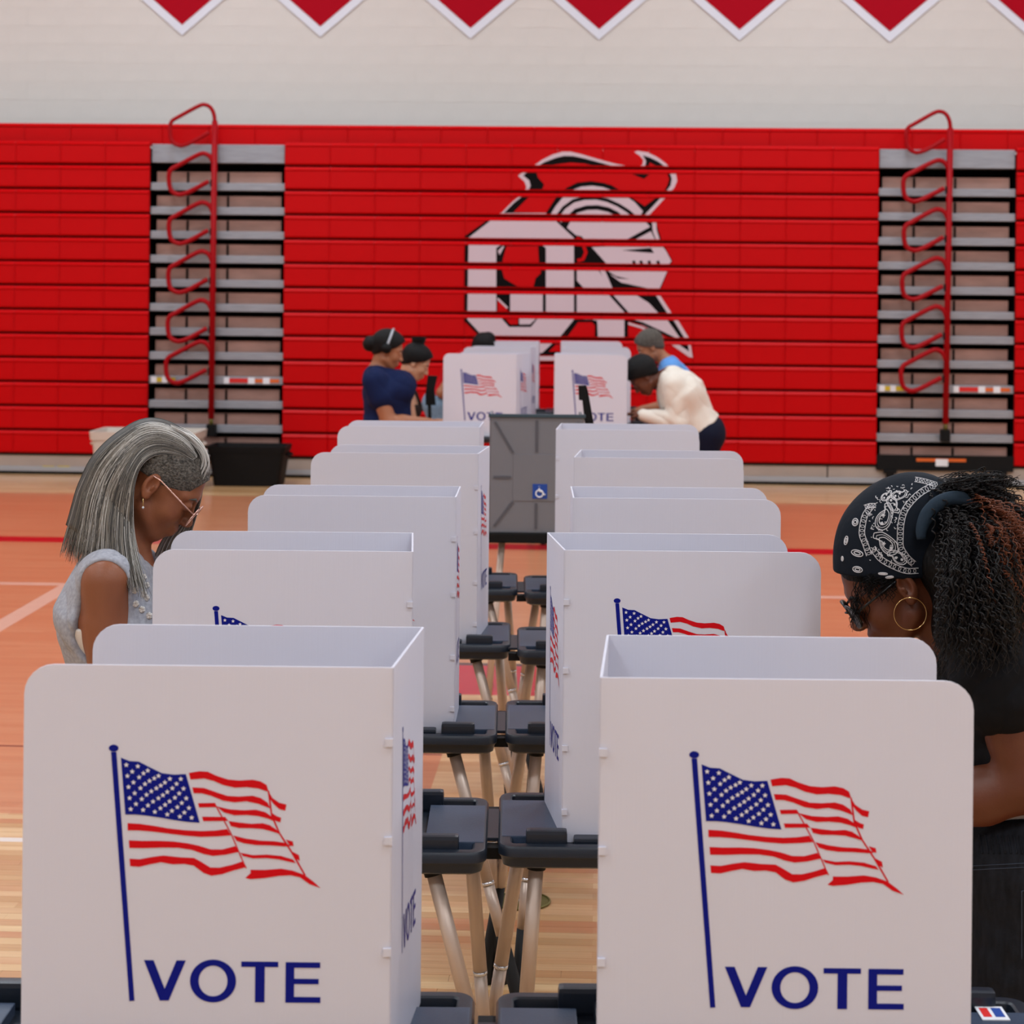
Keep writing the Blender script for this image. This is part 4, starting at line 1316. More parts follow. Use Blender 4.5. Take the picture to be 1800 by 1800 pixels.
# ================================================================== grey haired woman, left
def woman_left():
    Y = 4.72
    root = person((-.985, Y+.19, 0), 'woman with long grey hair, glasses and sleeveless grey top, head bowed over a booth')
    fx, s = 1, 1.0
    R = head_frame(fx, math.radians(38))
    ear = U(265, 853, Y-.08)
    O = ear - R @ (Vector((-.012, -.078, -.008))*s)
    J = skeleton({'neck': (218, 985), 'chest': (208, 1072), 'waist': (224, 1185)}, Y, fx, -.985, .92)
    for k_ in ('pelvis', 'hipL', 'hipR', 'knL', 'knR', 'anL', 'anR'): J[k_].y += .19
    J['shR'] = U(186, 1024, Y-.165); J['shL'] = U(200, 1016, Y+.165)
    J['elR'] = U(190, 1232, Y-.19); J['wrR'] = Vector((-.715, 4.5, .90))
    J['elL'] = Vector((-.93, Y+.2, 1.04)); J['wrL'] = Vector((-.80, 4.62, .91))
    ax = (axis([(-1.28, .006), (-.96, .003), (-.69, .006), -.50]), axis([(Y-.34, .006), (Y-.11, .003), (Y+.1, .006), Y+.46]), axis([(0, .012), (.8, .006), (1.34, .003), 1.72]))
    P = build_body(root, O, R, s, J, 1.0, fx, M['skin_brown'], ax, bust=.05)
    eyes(root, P, R, s); brows(root, P, s, M['hair_dark'])
    tp = torso_prims(J, 1.0, .05, fx)
    armhole = [(cone(J['sh'+S]+Vector((.0, sg*.05, -.005)), J['sh'+S]+Vector((-.012, sg*.03, -.125)), .064, .06), .01) for S, sg in (('R', -1), ('L', 1))]
    neckhole = [(cone(J['neck']+Vector((.03, 0, .0)), P(-.02, 0, -.05), .066, .07), .01)]
    hem = Vector((0, 0, .93))
    top_o = garment(root, 'sleeveless_top', M['heather'], ax, tp, cuts=[(hem, (0, 0, -1))], subs=armhole+neckhole, infl=.016, folds=.004, dirs=[((46, 0, 30), .9), ((-30, 10, 40), .5)])
    garment(root, 'undershirt', M['white_cloth'], ax, tp, cuts=[(hem, (0, 0, -1)), (J['chest']+Vector((0, 0, .0)), (-.25, 0, 1))], infl=.008)
    # leggings
    lp = [(cone(J['pelvis'], J['waist'], .122, .108, 1.32), .0)]
    for S in 'LR': lp += leg_prims(J, S, 1.0)
    garment(root, 'trousers', M['navy_pants'], ax, lp, cuts=[((0, 0, 1.0), (0, 0, 1)), ((0, 0, .1), (0, 0, -1))], infl=.01)
    shoes(root, J, fx, ax, M['shoe'])
    # floral print on the chest of the top
    fl = MB()
    bvt = BVHTree.FromPolygons([v.co[:] for v in top_o.data.vertices], [tuple(p.vertices) for p in top_o.data.polygons])
    for k in range(9):
        dv = U(240+k % 3*9+rng.uniform(-4, 4), 1008+k*9+rng.uniform(-4, 4), Y)-Vector((0, 0, CAM_H)); dv.normalize()
        hit = bvt.ray_cast(Vector((0, 0, CAM_H)), dv)
        if hit[0] is None: continue
        c = hit[0]+hit[1]*.001
        for q in range(5):
            a = q*2*math.pi/5+k
            fl.tube([c, c+Vector((.007*math.cos(a), -.002, .007*math.sin(a)))], [.002, .0045], 6)
    # short cropped hair at the temples
    HF = Field(*ax)
    E = lambda c, r: ell(P(*c), [q*s for q in r], np.array(R))
    HF.add(E((-.016, 0, .038), (.1, .0785, .0885)), 0).add(E((.02, 0, .045), (.066, .066, .06)), .02)
    HF.cut(P(.074, 0, .05), R @ Vector((1, 0, -.42)))
    HF.cut(P(0, 0, .006), R @ Vector((.12, 0, -1)))
    put('cropped_hair', HF.mesh('cropped_hair'), M['hair_grey'], root)
    # long swept back hair: two mirrored sheets and strands
    Oc = spline([(352, 800), (332, 768), (300, 746), (270, 738), (244, 742), (220, 755), (196, 772), (176, 791), (159, 813), (147, 838), (137, 862), (130, 887), (122, 916), (113, 945), (105, 976)], 60)
    Ic = spline([(338, 812), (305, 800), (272, 800), (248, 818), (236, 850), (232, 890), (232, 930), (237, 970), (245, 1005), (252, 1030), (258, 1052)], 60)
    def hp(t, u, side, lift=0.0):
        """t,u arrays in 0..1 -> world points"""
        i = np.clip(t, 0, 1)*59
        i0 = np.floor(i).astype(int).clip(0, 58); fr = (i-i0)[..., None]
        o = Oc[i0]*(1-fr)+Oc[i0+1]*fr; n_ = Ic[i0]*(1-fr)+Ic[i0+1]*fr
        p = o*(1-u[..., None])+n_*u[..., None]
        wmax = .052+.05*np.sin(np.clip(t*1.5, 0, 1)*math.pi/2)+(.02+.09*u)*np.clip((t-.62)/.38, 0, 1)
        y = wmax*np.sqrt(np.clip(1-(1-u)**2, 0, 1))+lift
        Yv = Y+side*y
        dx, dy = p[..., 0]-CX, p[..., 1]-CY
        ix, iy = dx+ROLL*dy, dy-ROLL*dx
        return np.stack([ix*Yv/F_PX, Yv, CAM_H-iy*Yv/F_PX], -1)
    nt_, nu = 40, 16
    mb = MB()
    for side in (-1, 1):
        g = hp(np.linspace(0, .87, nt_)[:, None]*np.ones((1, nu)), np.ones((nt_, 1))*np.linspace(0, 1, nu)[None, :], side, -.004)
        vs = [tuple(v) for v in g.reshape(-1, 3)]
        fs = [(i*nu+j, (i+1)*nu+j, (i+1)*nu+j+1, i*nu+j+1) for i in range(nt_-1) for j in range(nu-1)]
        mb.add(vs, fs)
    bm = bmesh.new(); me = mesh('hair_mass', mb.v, mb.f, True); bm.from_mesh(me)
    bmesh.ops.remove_doubles(bm, verts=bm.verts, dist=.0005); bmesh.ops.recalc_face_normals(bm, faces=bm.faces)
    bm.to_mesh(me); bm.free()
    hm = put('hair_mass', me, M['hair_base'], root)
    so = hm.modifiers.new('thickness', 'SOLIDIFY'); so.thickness = .012; so.offset = 0
    n = 46
    def batch(cn, m, rad, side, ulo, uhi, tlo=(0, .05), thi=(.82, 1.0), nm='hair_strands'):
        u0 = rng.uniform(ulo, uhi, cn); du = rng.normal(0, .05, cn)
        ta, tb = rng.uniform(*tlo, cn), rng.uniform(*thi, cn)
        t = ta[:, None]+(tb-ta)[:, None]*np.linspace(0, 1, n)[None, :]
        ph = rng.uniform(0, 6.28, cn)[:, None]
        u = u0[:, None]+du[:, None]*np.linspace(0, 1, n)[None, :]+.018*np.sin(t*7+ph)
        pts = hp(t, np.clip(u, 0, 1.12), side, rng.uniform(.0, .007, cn)[:, None])
        pts[..., 2] -= (t**2)*rng.uniform(-.004, .012, cn)[:, None]
        put(nm, strand_mesh(pts, rng.uniform(.6, 1.3, cn)*rad, nm), m, root)
    for side in (-1, 1):
        k = 1.0 if side < 0 else .5
        batch(int(950*k), M['hair_mid'], .0009, side, 0, 1)
        batch(int(800*k), M['hair_dark'], .001, side, .05, 1)
        batch(int(520*k), M['hair_silver'], .00075, side, 0, 1)
    batch(150, M['hair_silver'], .0013, -1, 0, .4, (0, .02), (.3, .6))
    # silver forelock and strands hanging on the far side of the face
    fp = []
    for k in range(170):
        j = rng.normal(0, 4, 2); e = rng.uniform(0, 1)
        pts = [(346+j[0], 790+j[1]), (357+j[0]*.6, 822), (356-e*6, 862), (346-e*22, 905), (332-e*48, 950), (318-e*58, 985+e*30)]
        sp_ = spline(pts, 30)
        Yv = Y+.045+.02*e+rng.uniform(-.008, .012)
        fp.append([tuple(U(a, b_, Yv)) for a, b_ in sp_])
    put('face_framing_hair', strand_mesh(fp[:110], .0012), M['hair_silver'], root)
    put('face_framing_hair', strand_mesh(fp[110:], .0012), M['hair_mid'], root)
    fk = []
    for k in range(150):
        j = rng.normal(0, 3.5, 2)
        pts = [(352+j[0], 838+j[1]), (361+j[0], 815+j[1]), (352+j[0], 790+j[1]), (330+j[0], 768+j[1]), (300, 752+j[1])]
        Yv = Y+rng.uniform(-.045, .05)
        fk.append([tuple(U(a, b_, Yv)) for a, b_ in spline(pts, 20)])
    put('forelock', strand_mesh(fk, .0014), M['hair_silver'], root)
    # glasses
    gl = []
    for sg in (-1, 1):
        c = Vector((.108, sg*.031, -.016))
        ring = [P(c.x+.012*0-.006*abs(math.sin(a))*0+.004*math.cos(a)*-sg*0, c.y+.0265*math.cos(a), c.z+.024*math.sin(a)) for a in np.linspace(0, 2*math.pi, 28, endpoint=False)]
        MB().tube(ring, .0017, 6, closed=True).build('glasses_rim', M['rose_gold'], root, True, loc=-root.location)
        lens = MB().add([P(*c)]+ring, [(0, i+1, (i+1) % 28+1) for i in range(28)])
        lens.build('glasses_lens', M['tint'], root, True, loc=-root.location)
        MB().tube([P(.106, sg*.056, -.004), P(.07, sg*.074, .004), P(.0, sg*.0815, .016), P(-.02, sg*.083, .014)], .0021, 8).build('glasses_temple', M['rose_gold'], root, True, loc=-root.location)
    MB().tube([P(.109, -.006, -.01), P(.112, 0, -.007), P(.109, .006, -.01)], .0016, 6).build('glasses_bridge', M['rose_gold'], root, True, loc=-root.location)
    # drop earring
    lb = P(-.006, -.0845, -.042)
    MB().tube([lb, lb+Vector((0, 0, -.018))], .0013, 6).build('earring', M['gold'], root, True, loc=-root.location)
    MB().tube([lb+Vector((0, 0, -.018)), lb+Vector((0, 0, -.021)), lb+Vector((0, 0, -.024))], [.0015, .0032, .001], 8).build('earring_bead', M['sign_white'], root, True, loc=-root.location)
    fl.build('floral_print', M['white_cloth'], root, True, loc=-root.location)
    # lips
    return root
woman_left()

# ================================================================== woman in bandana, right
def woman_right():
    Y = 4.2
    root = person((1.08, Y, 0), 'woman in black bandana and black tee with curly hair and hoop earring')
    fx, s = -1, 1.06
    R = head_frame(fx, math.radians(33))
    ear = U(1594, 1032, Y-.083)
    O = ear - R @ (Vector((-.012, .078, -.008))*s)
    J = skeleton({'neck': (1690, 1120), 'chest': (1790, 1225), 'waist': (1845, 1390)}, Y, fx, 1.08, .86, feet=1.05)
    J['shR'] = U(1752, 1180, Y-.175); J['shL'] = U(1745, 1175, Y+.175)
    J['elR'] = U(1812, 1375, Y-.2); J['wrR'] = Vector((.80, 4.12, .93))
    J['elL'] = Vector((1.06, Y+.22, 1.0)); J['wrL'] = Vector((.78, 4.42, .90))
    ax = (axis([(.58, .006), (.68, .003), (1.0, .006), 1.42]), axis([(Y-.36, .006), (Y-.12, .003), (Y+.1, .006), Y+.36]), axis([(0, .012), (.8, .006), (1.28, .003), 1.66]))
    P = build_body(root, O, R, s, J, 1.16, fx, M['skin_deep'], ax, bust=.065, ga=1.35)
    eyes(root, P, R, s); brows(root, P, s, M['hair_black'])
    tp = torso_prims(J, 1.16, .065, fx)
    for S in 'LR': tp = tp+sleeve(J, S, 1.38, .2)
    dR = (J['elR']-J['shR']).normalized()
    garment(root, 'tee_shirt', M['black_tee'], ax, tp, cuts=[((1.1, 0, 1.0), (.35, 0, -1))], subs=[(cone(J['neck']+Vector((-.03, 0, .01)), P(-.03, 0, -.06), .07, .08), .01)], infl=.02, folds=.004)
    jp = [(cone(J['pelvis'], J['waist'], .142, .122, 1.3), .0)]
    for S in 'LR': jp += leg_prims(J, S, 1.2)
    jo = garment(root, 'jeans', M['denim_black'], ax, jp, cuts=[((1.01, 0, .95), (-.25, 0, 1)), ((0, 0, .1), (0, 0, -1))], infl=.02, folds=.0035)
    garment(root, 'white_waistband', M['white_cloth'], ax, jp[:1], cuts=[((1.01, 0, .968), (-.25, 0, 1)), ((0, 0, .86), (0, 0, -1))], infl=.017)
    # seams and pocket on the jeans
    sm = MB()
    zy = [(1.0, .93), (1.05, .925), (1.1, .92)]
    # bandana: fitted over the piled hair
    c = U(1577, 928, Y)
    Rb = np.array(head_frame(-1, math.radians(36)))
    BF = Field(axis([(.62, .004), 1.2]), axis([(Y-.2, .004), Y+.2]), axis([(1.25, .004), 1.72]))
    BF.add(ell(c, (.142, .098, .104), Rb)).add(ell(P(-.01, 0, .03), (.112*s, .086*s, .095*s), np.array(R)), .03)
    a, b_ = U(1470, 1006, Y), U(1625, 1009, Y)
    BF.cut(a, (0, 0, -1))
    n1 = U(1640, 1010, Y); n2 = U(1702, 838, Y); dv = n2-n1
    BF.cut(n1, (dv.z, 0, -dv.x))
    bme = BF.mesh('bandana')
    put('bandana', bme, M['bandana'], root, 'black paisley bandana')
    bvh = BVHTree.FromPolygons([v.co[:] for v in bme.vertices], [tuple(p.vertices) for p in bme.polygons])
    def onb(cx, cy, lift=.0007):
        px, py = 1440+cx/5, 810+cy/5
        d = U(px, py, Y)-Vector((0, 0, CAM_H))
        d.normalize()
        h = bvh.ray_cast(Vector((0, 0, CAM_H)), d)
        if h[0] is None: return None
        return h[0]+h[1]*lift
    pm = MB()
    def line(pts, w=.0009, m=24, closed=False):
        seg = []
        for q in (spline(pts, m) if len(pts) > 2 else [np.array(pts[0])*(1-t)+np.array(pts[1])*t for t in np.linspace(0, 1, 8)]):
            h = onb(*q)
            if h is None:
                if len(seg) > 1: pm.tube(seg, w, 5)
                seg = []
            else: seg.append(h)
        if len(seg) > 1: pm.tube(seg, w, 5, closed=closed and len(seg) == m)
    def oval(cx, cy, rx, ry, ang, w=.0006, m=12):
        pts = []
        for k in range(m+1):
            t = 2*math.pi*k/m
            x, y = rx*math.cos(t), ry*math.sin(t)
            pts.append((cx+x*math.cos(ang)-y*math.sin(ang), cy+x*math.sin(ang)+y*math.cos(ang)))
        line(pts, w, m*2)
    def chain(path, wid, step, teeth=True):
        S_ = spline(path, 60)
        for off in (-wid/2, wid/2):
            q = []
            for i in range(60):
                t = S_[min(i+1, 59)]-S_[max(i-1, 0)]; t = t/np.linalg.norm(t)
                q.append(tuple(S_[i]+np.array([-t[1], t[0]])*off))
            line(q, .0008, 50)
        L_ = np.r_[0, np.cumsum(np.linalg.norm(np.diff(S_, axis=0), axis=1))]
        for dd in np.arange(step/2, L_[-1], step):
            i = int(np.searchsorted(L_, dd)); i = min(max(i, 1), 58)
            t = S_[i+1]-S_[i-1]; an = math.atan2(t[1], t[0])
            oval(S_[i][0], S_[i][1], wid*.22, wid*.36, an)
    chain([(1010, 215), (900, 275), (810, 355), (745, 450), (718, 560), (712, 660), (715, 760), (770, 850), (830, 905)], 52, 44)
    chain([(460, 400), (405, 480), (383, 570), (378, 650), (410, 740), (440, 830)], 48, 42)
    chain([(840, 165), (920, 180), (1030, 212)], 40, 30)
    chain([(400, 410), (450, 395), (500, 395)], 36, 26)
    chain([(470, 770), (540, 860), (640, 920), (760, 965), (870, 965)], 46, 46)
    def paisley(cx, cy, sc, ang, inner=3):
        base = [(0, -1.15), (.42, -.75), (.55, -.1), (.5, .55), (.1, .95), (-.35, .8), (-.52, .3), (-.4, -.2), (-.12, -.6), (-.28, -.95), (0, -1.15)]
        for k in range(inner):
            f_ = sc*(1-.22*k)
            line([(cx+(x*math.cos(ang)-y*math.sin(ang))*f_, cy+(x*math.sin(ang)+y*math.cos(ang))*f_) for x, y in base], .0009 if k != 1 else .0006, 48)
        for q in ((0, .45), (-.1, -.15)):
            fx_, fy_ = cx+(q[0]*math.cos(ang)-q[1]*math.sin(ang))*sc, cy+(q[0]*math.sin(ang)+q[1]*math.cos(ang))*sc
            for k in range(5):
                a_ = k*2*math.pi/5
                line([(fx_, fy_), (fx_+sc*.13*math.cos(a_), fy_+sc*.13*math.sin(a_))], .0012)
    paisley(570, 500, 120, .35); paisley(590, 730, 125, -.85); paisley(690, 850, 90, -1.1, 2)
    paisley(650, 380, 80, 2.6, 2); paisley(700, 300, 70, 1.2, 2); paisley(590, 310, 55, .8, 2)
    for (x, y, rx, ry, an) in ((335, 812, 52, 26, .3), (338, 955, 42, 24, .2), (318, 540, 24, 32, .2), (238, 700, 14, 38, .2), (205, 860, 8, 20, 0), (560, 992, 40, 8, .05), (618, 1022, 34, 8, -.1)):
        oval(x, y, rx, ry, an, .0011); oval(x, y, rx*.55, ry*.5, an, .0011)
    for k in range(150):
        x, y = rng.uniform(420, 820), rng.uniform(210, 880)
        if 700-(y-300)*.02 < x and y > 420: continue
        if x < 430+max(0, 380-y)*1.2: continue
        a_ = rng.uniform(0, 6.28); l = rng.uniform(8, 26)
        line([(x, y), (x+l*.5*math.cos(a_), y+l*.5*math.sin(a_)), (x+l*math.cos(a_+.8), y+l*math.sin(a_+.8))], .0007, 6)
    pb = pm.build('bandana_print', M['bandana_print'], root, False, loc=-root.location)
    # tied band behind the ear
    bp = spline([(898, 690), (900, 600), (950, 480), (1040, 380), (1160, 330), (1280, 340), (1390, 395)], 26)
    mb = MB(); L1 = []
    wv = np.interp(np.linspace(0, 1, 26), [0, .3, .8, 1], [40, 70, 62, 14])
    for i in range(26):
        t = bp[min(i+1, 25)]-bp[max(i-1, 0)]; t /= np.linalg.norm(t); nn = np.array([-t[1], t[0]])
        ring = []
        for q in range(10):
            a_ = 2*math.pi*q/10
            pp = bp[i]+nn*wv[i]*math.cos(a_)
            ring.append(tuple(U(1440+pp[0]/5, 810+pp[1]/5, Y-.112+.012*math.sin(a_)+.0*i)))
        L1.append(ring)
    loft(L1).build('bandana_fold', M['bandana_fold'], root, True, loc=-root.location)
    # curly hair: dark volume and curls
    HF = Field(axis([(.7, .007), 1.4]), axis([(Y-.26, .007), Y+.28]), axis([(1.0, .007), 1.72]))
    for (x, y, r, dy) in ((1700, 920, .085, 0), (1748, 960, .10, .0), (1740, 1050, .10, -.05), (1790, 1040, .11, .02), (1710, 1100, .085, -.06), (1770, 1120, .09, -.04), (1665, 985, .07, -.045)):
        cc = U(x, y, Y+dy); HF.add(ell(cc, (r, r*1.15, r)), .05)
    hv = HF.mesh('hair_volume')
    nz_ = np.array([v.co[:] for v in hv.vertices]); put('hair_volume', hv, M['hair_black'], root)
    def curls(cn, m, endbox, rad, coil, rootbox=((1628, 1700), (850, 1010)), dyr=(-.16, .1), dy_root=None):
        n = 60; t = np.linspace(0, 1, n)
        out = []
        for k in range(cn):
            rx, ry = rng.uniform(*rootbox[0]), rng.uniform(*rootbox[1])
            ex, ey = rng.uniform(*endbox[0]), rng.uniform(*endbox[1])
            mx_, my_ = rng.uniform(.35, .65)*(rx+ex)+rng.uniform(-10, 60)-.0*(rx+ex)/2, min(ry, ey)+rng.uniform(-35, 40)
            mx_ = (rx+ex)/2+rng.uniform(-5, 55)
            px = (1-t)**2*rx+2*t*(1-t)*mx_+t*t*ex
            py = (1-t)**2*ry+2*t*(1-t)*my_+t*t*ey
            dy0 = rng.uniform(*dyr)
            Yv = Y+dy0*np.sin(np.clip(.25+t, 0, 1)*math.pi/2)+.0*t
            if dy_root is not None: Yv = Y+dy_root+(dy0-dy_root)*np.clip(t*1.6, 0, 1)
            q = np.stack([(px-CX+ROLL*(py-CY))*Yv/F_PX, Yv, CAM_H-(py-CY-ROLL*(px-CX))*Yv/F_PX], 1)
            ph = rng.uniform(0, 6.28); fr = rng.uniform(9, 17); am = coil*rng.uniform(.5, 1.3)*np.clip(t*4, .2, 1)
            q[:, 0] += am*np.cos(fr*6.28*t+ph)*.8; q[:, 1] += am*np.sin(fr*6.28*t+ph); q[:, 2] += am*.6*np.cos(fr*6.28*t+ph+1.2)
            out.append(q)
        put('curls', strand_mesh(np.array(out), rad), m, root)
    curls(420, M['hair_curl'], ((1640, 1860), (1080, 1210)), .0017, .006)
    curls(300, M['hair_curl'], ((1650, 1800), (1110, 1200)), .0016, .006, ((1640, 1720), (930, 1070)))
    curls(260, M['hair_curl'], ((1760, 1900), (900, 1120)), .0017, .006)
    curls(160, M['hair_curl'], ((1700, 1800), (835, 900)), .0013, .005, ((1640, 1700), (838, 880)))
    curls(150, M['hair_brown'], ((1760, 1890), (900, 1150)), .0014, .006, ((1690, 1740), (870, 960)))
    curls(12, M['hair_brown'], ((1700, 1730), (1120, 1160)), .0014, .004, ((1680, 1700), (1040, 1070)))
    curls(330, M['hair_curl'], ((1640, 1800), (1110, 1190)), .0016, .006, ((1645, 1730), (890, 1010)), (-.31, -.22), -.09)
    curls(70, M['hair_brown'], ((1730, 1880), (930, 1160)), .0013, .006, ((1690, 1750), (870, 980)), (-.3, -.2), -.12)
    # baby curls at the forehead
    fr_ = []
    for k in range(120):
        x0, y0 = rng.uniform(1502, 1572), rng.uniform(1006, 1014)
        x1, y1 = x0+rng.uniform(-20, 8), (rng.uniform(1075, 1112) if x0 < 1524 else rng.uniform(1024, 1062))
        t = np.linspace(0, 1, 30)
        px = x0+(x1-x0)*t+3*np.sin(t*18+rng.uniform(0, 6)); py = y0+(y1-y0)*t
        Yv = Y-(.055 if x0 < 1524 else .082)+(.02 if x0 < 1524 else .004)*rng.normal()+0*t
        fr_.append(np.stack([(px-CX+ROLL*(py-CY))*Yv/F_PX, Yv, CAM_H-(py-CY-ROLL*(px-CX))*Yv/F_PX], 1))
    put('forehead_curls', strand_mesh(np.array(fr_), .0009), M['hair_black'], root)
    # side hair in front of the ear
    HS = Field(axis([(.7, .004), 1.1]), axis([(Y-.13, .004), Y+.13]), axis([(1.25, .004), 1.55]))
    HS.add(ell(P(-.016, 0, .038), [q*s for q in (.1, .079, .088)], np.array(R))).add(ell(P(.012, 0, .0), [q*s for q in (.06, .0735, .05)], np.array(R)), .01)
    HS.cut(P(.07, 0, .03), R @ Vector((1, 0, -.3))); HS.cut(P(0, 0, .012), R @ Vector((.3, 0, -1))); HS.cut(P(-.0, 0, 0), R @ Vector((-1, 0, -.5)))
    put('side_hair', HS.mesh('side_hair'), M['hair_black'], root)
    # hoop earring
    c_ = U(1600, 1079, Y-.098)
    MB().tube([c_+Vector((.0335*math.cos(a_), 0, .0335*math.sin(a_))) for a_ in np.linspace(0, 2*math.pi, 48, endpoint=False)], .0009, 8, closed=True).build('hoop_earring', M['gold'], root, True, loc=-root.location)
    # dark glasses
    for sg in (-1, 1):
        cc = Vector((.106, sg*.031, -.012))
        ring = [P(cc.x-.008*abs(math.cos(a_))*(1 if math.cos(a_)*sg > 0 else 0), cc.y+.027*math.cos(a_), cc.z+.024*math.sin(a_)) for a_ in np.linspace(0, 2*math.pi, 28, endpoint=False)]
        MB().tube(ring, .0032, 6, closed=True).build('glasses_rim', M['black_frame'], root, True, loc=-root.location)
        MB().add([P(*cc)]+ring, [(0, i+1, (i+1) % 28+1) for i in range(28)]).build('glasses_lens', M['black_frame'], root, True, loc=-root.location)
        MB().tube([P(.098, sg*.056, -.004), P(.07, sg*.074, .004), P(.0, sg*.083, .014)], .0026, 8).build('glasses_temple', M['black_frame'], root, True, loc=-root.location)
    MB().tube([P(.109, -.006, -.006), P(.112, 0, -.004), P(.109, .006, -.006)], .002, 6).build('glasses_bridge', M['black_frame'], root, True, loc=-root.location)
    # stitched seams, pocket edge and gathers on the jeans
    bvj = BVHTree.FromPolygons([v.co[:] for v in jo.data.vertices], [tuple(p.vertices) for p in jo.data.polygons])
    def seam(pts, w, m, nm):
        seg = []
        for q in pts:
            d_ = U(q[0], q[1], Y)-Vector((0, 0, CAM_H)); d_.normalize()
            h = bvj.ray_cast(Vector((0, 0, CAM_H)), d_)
            if h[0] is not None: seg.append(h[0]+h[1]*.0006)
        if len(seg) > 2: MB().tube(seg, w, 5).build(nm, m, root, True, loc=-root.location)
    for dy_ in (0, 7):
        seam([(x, 1522+dy_-(x-1712)*.05) for x in range(1700, 1830, 4)], .0009, M['denim_seam'], 'seam')
    seam([(1796, y) for y in range(1566, 1690, 4)], .001, M['denim_seam'], 'pocket_edge')
    seam([(1796+x, 1566-x*.1) for x in range(0, 40, 3)], .001, M['denim_seam'], 'pocket_edge')
    for k in range(9):
        seam([(1722+k*10+j_*.5, 1468+j_*3) for j_ in range(12)], .0022, M['denim_black'], 'waist_gather')
    shoes(root, J, fx, ax, M['shoe'])
    return root
woman_right()

# ================================================================== people at the far booths
def far_person(label, Y, fx, head, pitch, pts, hip, feet, g, skin, shirt, pants, arms, hs=1.0, sleeve_t=.55, bust=.0, top='shirt', hemz=None, hair=None, half=.17, long=False):
    hipx = U(hip[0], 700, Y).x
    root = person((hipx, Y, 0), label)
    R = head_frame(fx, math.radians(pitch))
    O = U(*head, Y)
    J = skeleton(pts, Y, fx, hipx, hip[1], feet=U(feet, 700, Y).x, hiphalf=.09*g)
    sh = U(*arms['sh'], Y)
    J['shR'] = sh+Vector((0, -half, 0)); J['shL'] = sh+Vector((0, half, 0))
    J['elR'] = U(*arms['el'], Y-half-.03); J['wrR'] = U(*arms['wr'], Y-half+.06)
    J['elL'] = U(*arms['el'], Y+half+.03); J['wrL'] = U(*arms['wr'], Y+half-.06)
    xs_ = [v.x for v in J.values()]+[O.x]
    zt = max(O.z+.19*hs, .0)
    ax = (axis([(min(xs_)-.3, .009), max(xs_)+.3]), axis([(Y-.42, .009), Y+.42]), axis([(0, .018), (.72, .01), (O.z-.17, .006), zt]))
    P = build_body(root, O, R, hs, J, g, fx, skin, ax, bust=bust)
    eyes(root, P, R, hs); brows(root, P, hs, M['hair_black'])
    tp = torso_prims(J, g, bust, fx)
    hem = J['pelvis'].lerp(J['waist'], .35) if hemz is None else Vector((0, 0, hemz))
    ud = (J['waist']-J['pelvis']).normalized()
    nh = [(cone(J['neck']+Vector((fx*.03, 0, .01)), P(-.02, 0, -.05), .07*hs, .08*hs), .01)]
    if top == 'camisole':
        up = (J['neck']-J['chest']).normalized()
        garment(root, 'camisole', shirt, ax, tp, cuts=[(hem, -ud), (J['chest']+up*.02, up)], infl=.012)
        fw = Vector((fx*up.z, 0, -fx*up.x))
        for sg in (-1, 1):
            MB().tube([J['chest']+fw*.13*g+Vector((0, sg*.08, 0)), J['chest'].lerp(J['neck'], .6)+fw*.1*g+Vector((0, sg*.085, 0)), J['neck'].lerp(J['chest'], .15)+Vector((0, sg*.1, .03))], .009, 6).build('strap', shirt, root, True, loc=-root.location)
    else:
        gg = g if g < 1.15 else g**.8
        for S in 'LR':
            if long: tp = tp+[(p, k) for p, k in arm_prims(J, S, gg)]
            else: tp = tp+sleeve(J, S, gg*1.12, sleeve_t)
        garment(root, top, shirt, ax, tp, cuts=[(hem, -ud)], subs=nh, infl=.02 if long else .016, folds=.008 if long else .005, dirs=[((19, 0, 23), .8), ((-22, 9, 15), .6)])
    lp = [(cone(J['pelvis'], J['waist'], .122*g, .108*g, 1.32), .0)]
    for S in 'LR': lp += leg_prims(J, S, g)
    garment(root, 'trousers', pants, ax, lp, cuts=[(J['pelvis'].lerp(J['waist'], .6), ud), ((0, 0, .1), (0, 0, -1))], infl=.011)
    shoes(root, J, fx, ax, M['shoe'])
    if hair: hair(root, P, R, hs, ax, Y)
    return root
def hair_cap(root, P, R, s, ax, m, extra=(), front=.07, low=.0, infl=0.0):
    F_ = Field(*ax); Rn = np.array(R)
    E = lambda c, r: ell(P(*c), [q*s for q in r], Rn)
    F_.add(E((-.018, 0, .04), (.103+infl, .082+infl, .092+infl)), 0).add(E((.02, 0, .055), (.07+infl, .068, .058+infl)), .02).add(E((-.06, 0, -.02), (.05, .062, .06)), .03)
    F_.cut(P(front, 0, .06), R @ Vector((1, 0, -.75)))
    F_.cut(P(-.0, 0, low), R @ Vector((.7, 0, -1)))
    for c, r in extra: F_.add(E(c, r), .015)
    put('hair', F_.mesh('hair'), m, root)
def hair_navy(root, P, R, s, ax, Y):
    hair_cap(root, P, R, s, ax, M['hair_black'], [((-.135, 0, .0), (.05, .06, .055))], infl=.012)
    MB().tube([P(-.012, .1*math.sin(a_), .02+.125*math.cos(a_)) for a_ in np.linspace(-1.65, 1.65, 20)], .009*s, 8).build('grey_headband', M['strip'], root, True, loc=-root.location)
    for sg in (-1, 1):
        MB().tube([P(-.012, sg*.088, .01), P(-.012, sg*.112, .01)], .035*s, 16).build('ear_cup', M['black'], root, True, loc=-root.location)
def hair_bun(root, P, R, s, ax, Y):
    hair_cap(root, P, R, s, ax, M['hair_black'], [((-.07, 0, .165), (.055, .055, .055)), ((-.05, 0, .12), (.04, .04, .04))], infl=.012)
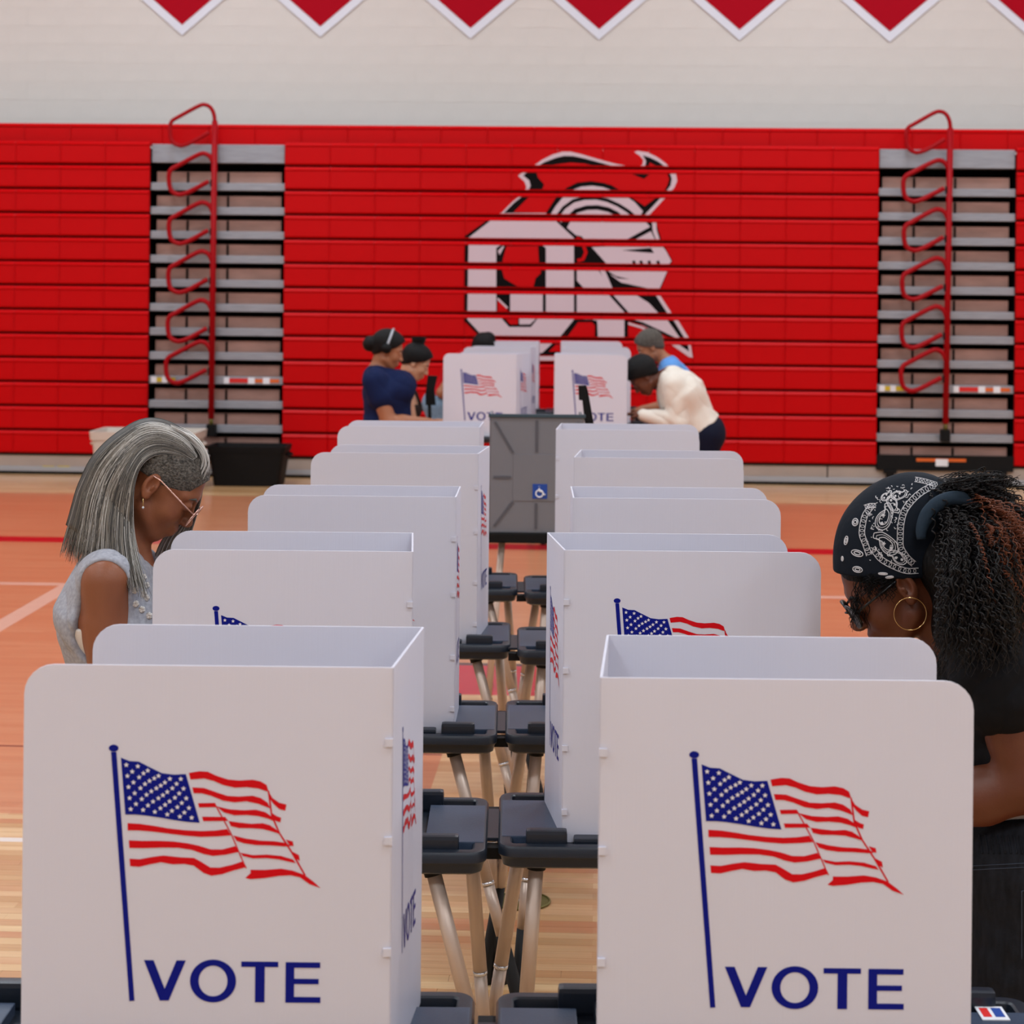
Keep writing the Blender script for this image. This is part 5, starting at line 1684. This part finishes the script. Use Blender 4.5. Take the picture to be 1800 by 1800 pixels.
def hair_short(root, P, R, s, ax, Y): hair_cap(root, P, R, s, ax, M['hair_black'], infl=.022, front=.085)
def hair_grey_(root, P, R, s, ax, Y): hair_cap(root, P, R, s, ax, M['hair_grey'], infl=.008)
def hair_red(root, P, R, s, ax, Y): hair_cap(root, P, R, s, ax, M['hair_black'], [((-.02, 0, .13), (.06, .06, .045))], infl=.02)

far_person('woman in navy tee with a grey headband, standing at the far left booths', 15.3, 1, (683, 615), 18,
           {'neck': (658, 652), 'chest': (680, 690), 'waist': (682, 735)}, (676, .86), 676, 1.42, M['skin_mid'], M['navy_cloth'], M['navy_pants'],
           {'sh': (662, 668), 'el': (684, 742), 'wr': (750, 741)}, hs=1.12, sleeve_t=.4, bust=.11, top='tee_shirt', hair=hair_navy, half=.21)
far_person('woman with a dark topknot bending beside the woman in navy', 16.4, 1, (732, 637), 28,
           {'neck': (708, 676), 'chest': (712, 716), 'waist': (690, 752)}, (668, .88), 672, 1.0, M['skin_tan'], M['dark_top'], M['grey_pants'],
           {'sh': (714, 684), 'el': (726, 748), 'wr': (770, 742)}, hs=1.12, top='camisole', hair=hair_bun)
far_person('person in red shirt and light jeans mostly hidden behind the far left booths', 18.15, 1, (849, 612), 40,
           {'neck': (826, 622), 'chest': (806, 652), 'waist': (788, 690)}, (768, .88), 768, 1.05, M['skin_mid'], M['red_cloth'], M['denim_blue'],
           {'sh': (812, 634), 'el': (776, 690), 'wr': (812, 700)}, hs=.92, hair=hair_red)
far_person('person with short black hair and cream jacket leaning over the far right booth', 15.5, -1, (1130, 662), 50,
           {'neck': (1172, 658), 'chest': (1196, 692), 'waist': (1222, 745)}, (1236, .84), 1240, 1.38, M['skin_deep'], M['cream_cloth'], M['navy_pants'],
           {'sh': (1180, 676), 'el': (1192, 742), 'wr': (1132, 730)}, hs=1.12, top='jacket', long=True, hair=hair_short, half=.19)
far_person('person with grey hair and light blue shirt behind the cream jacket', 16.9, -1, (1142, 610), 30,
           {'neck': (1172, 632), 'chest': (1184, 668), 'waist': (1192, 715)}, (1196, .86), 1196, 1.12, M['skin_mid'], M['sky_cloth'], M['grey_pants'],
           {'sh': (1178, 648), 'el': (1180, 712), 'wr': (1132, 718)}, hs=1.1, sleeve_t=.7, hair=hair_grey_)
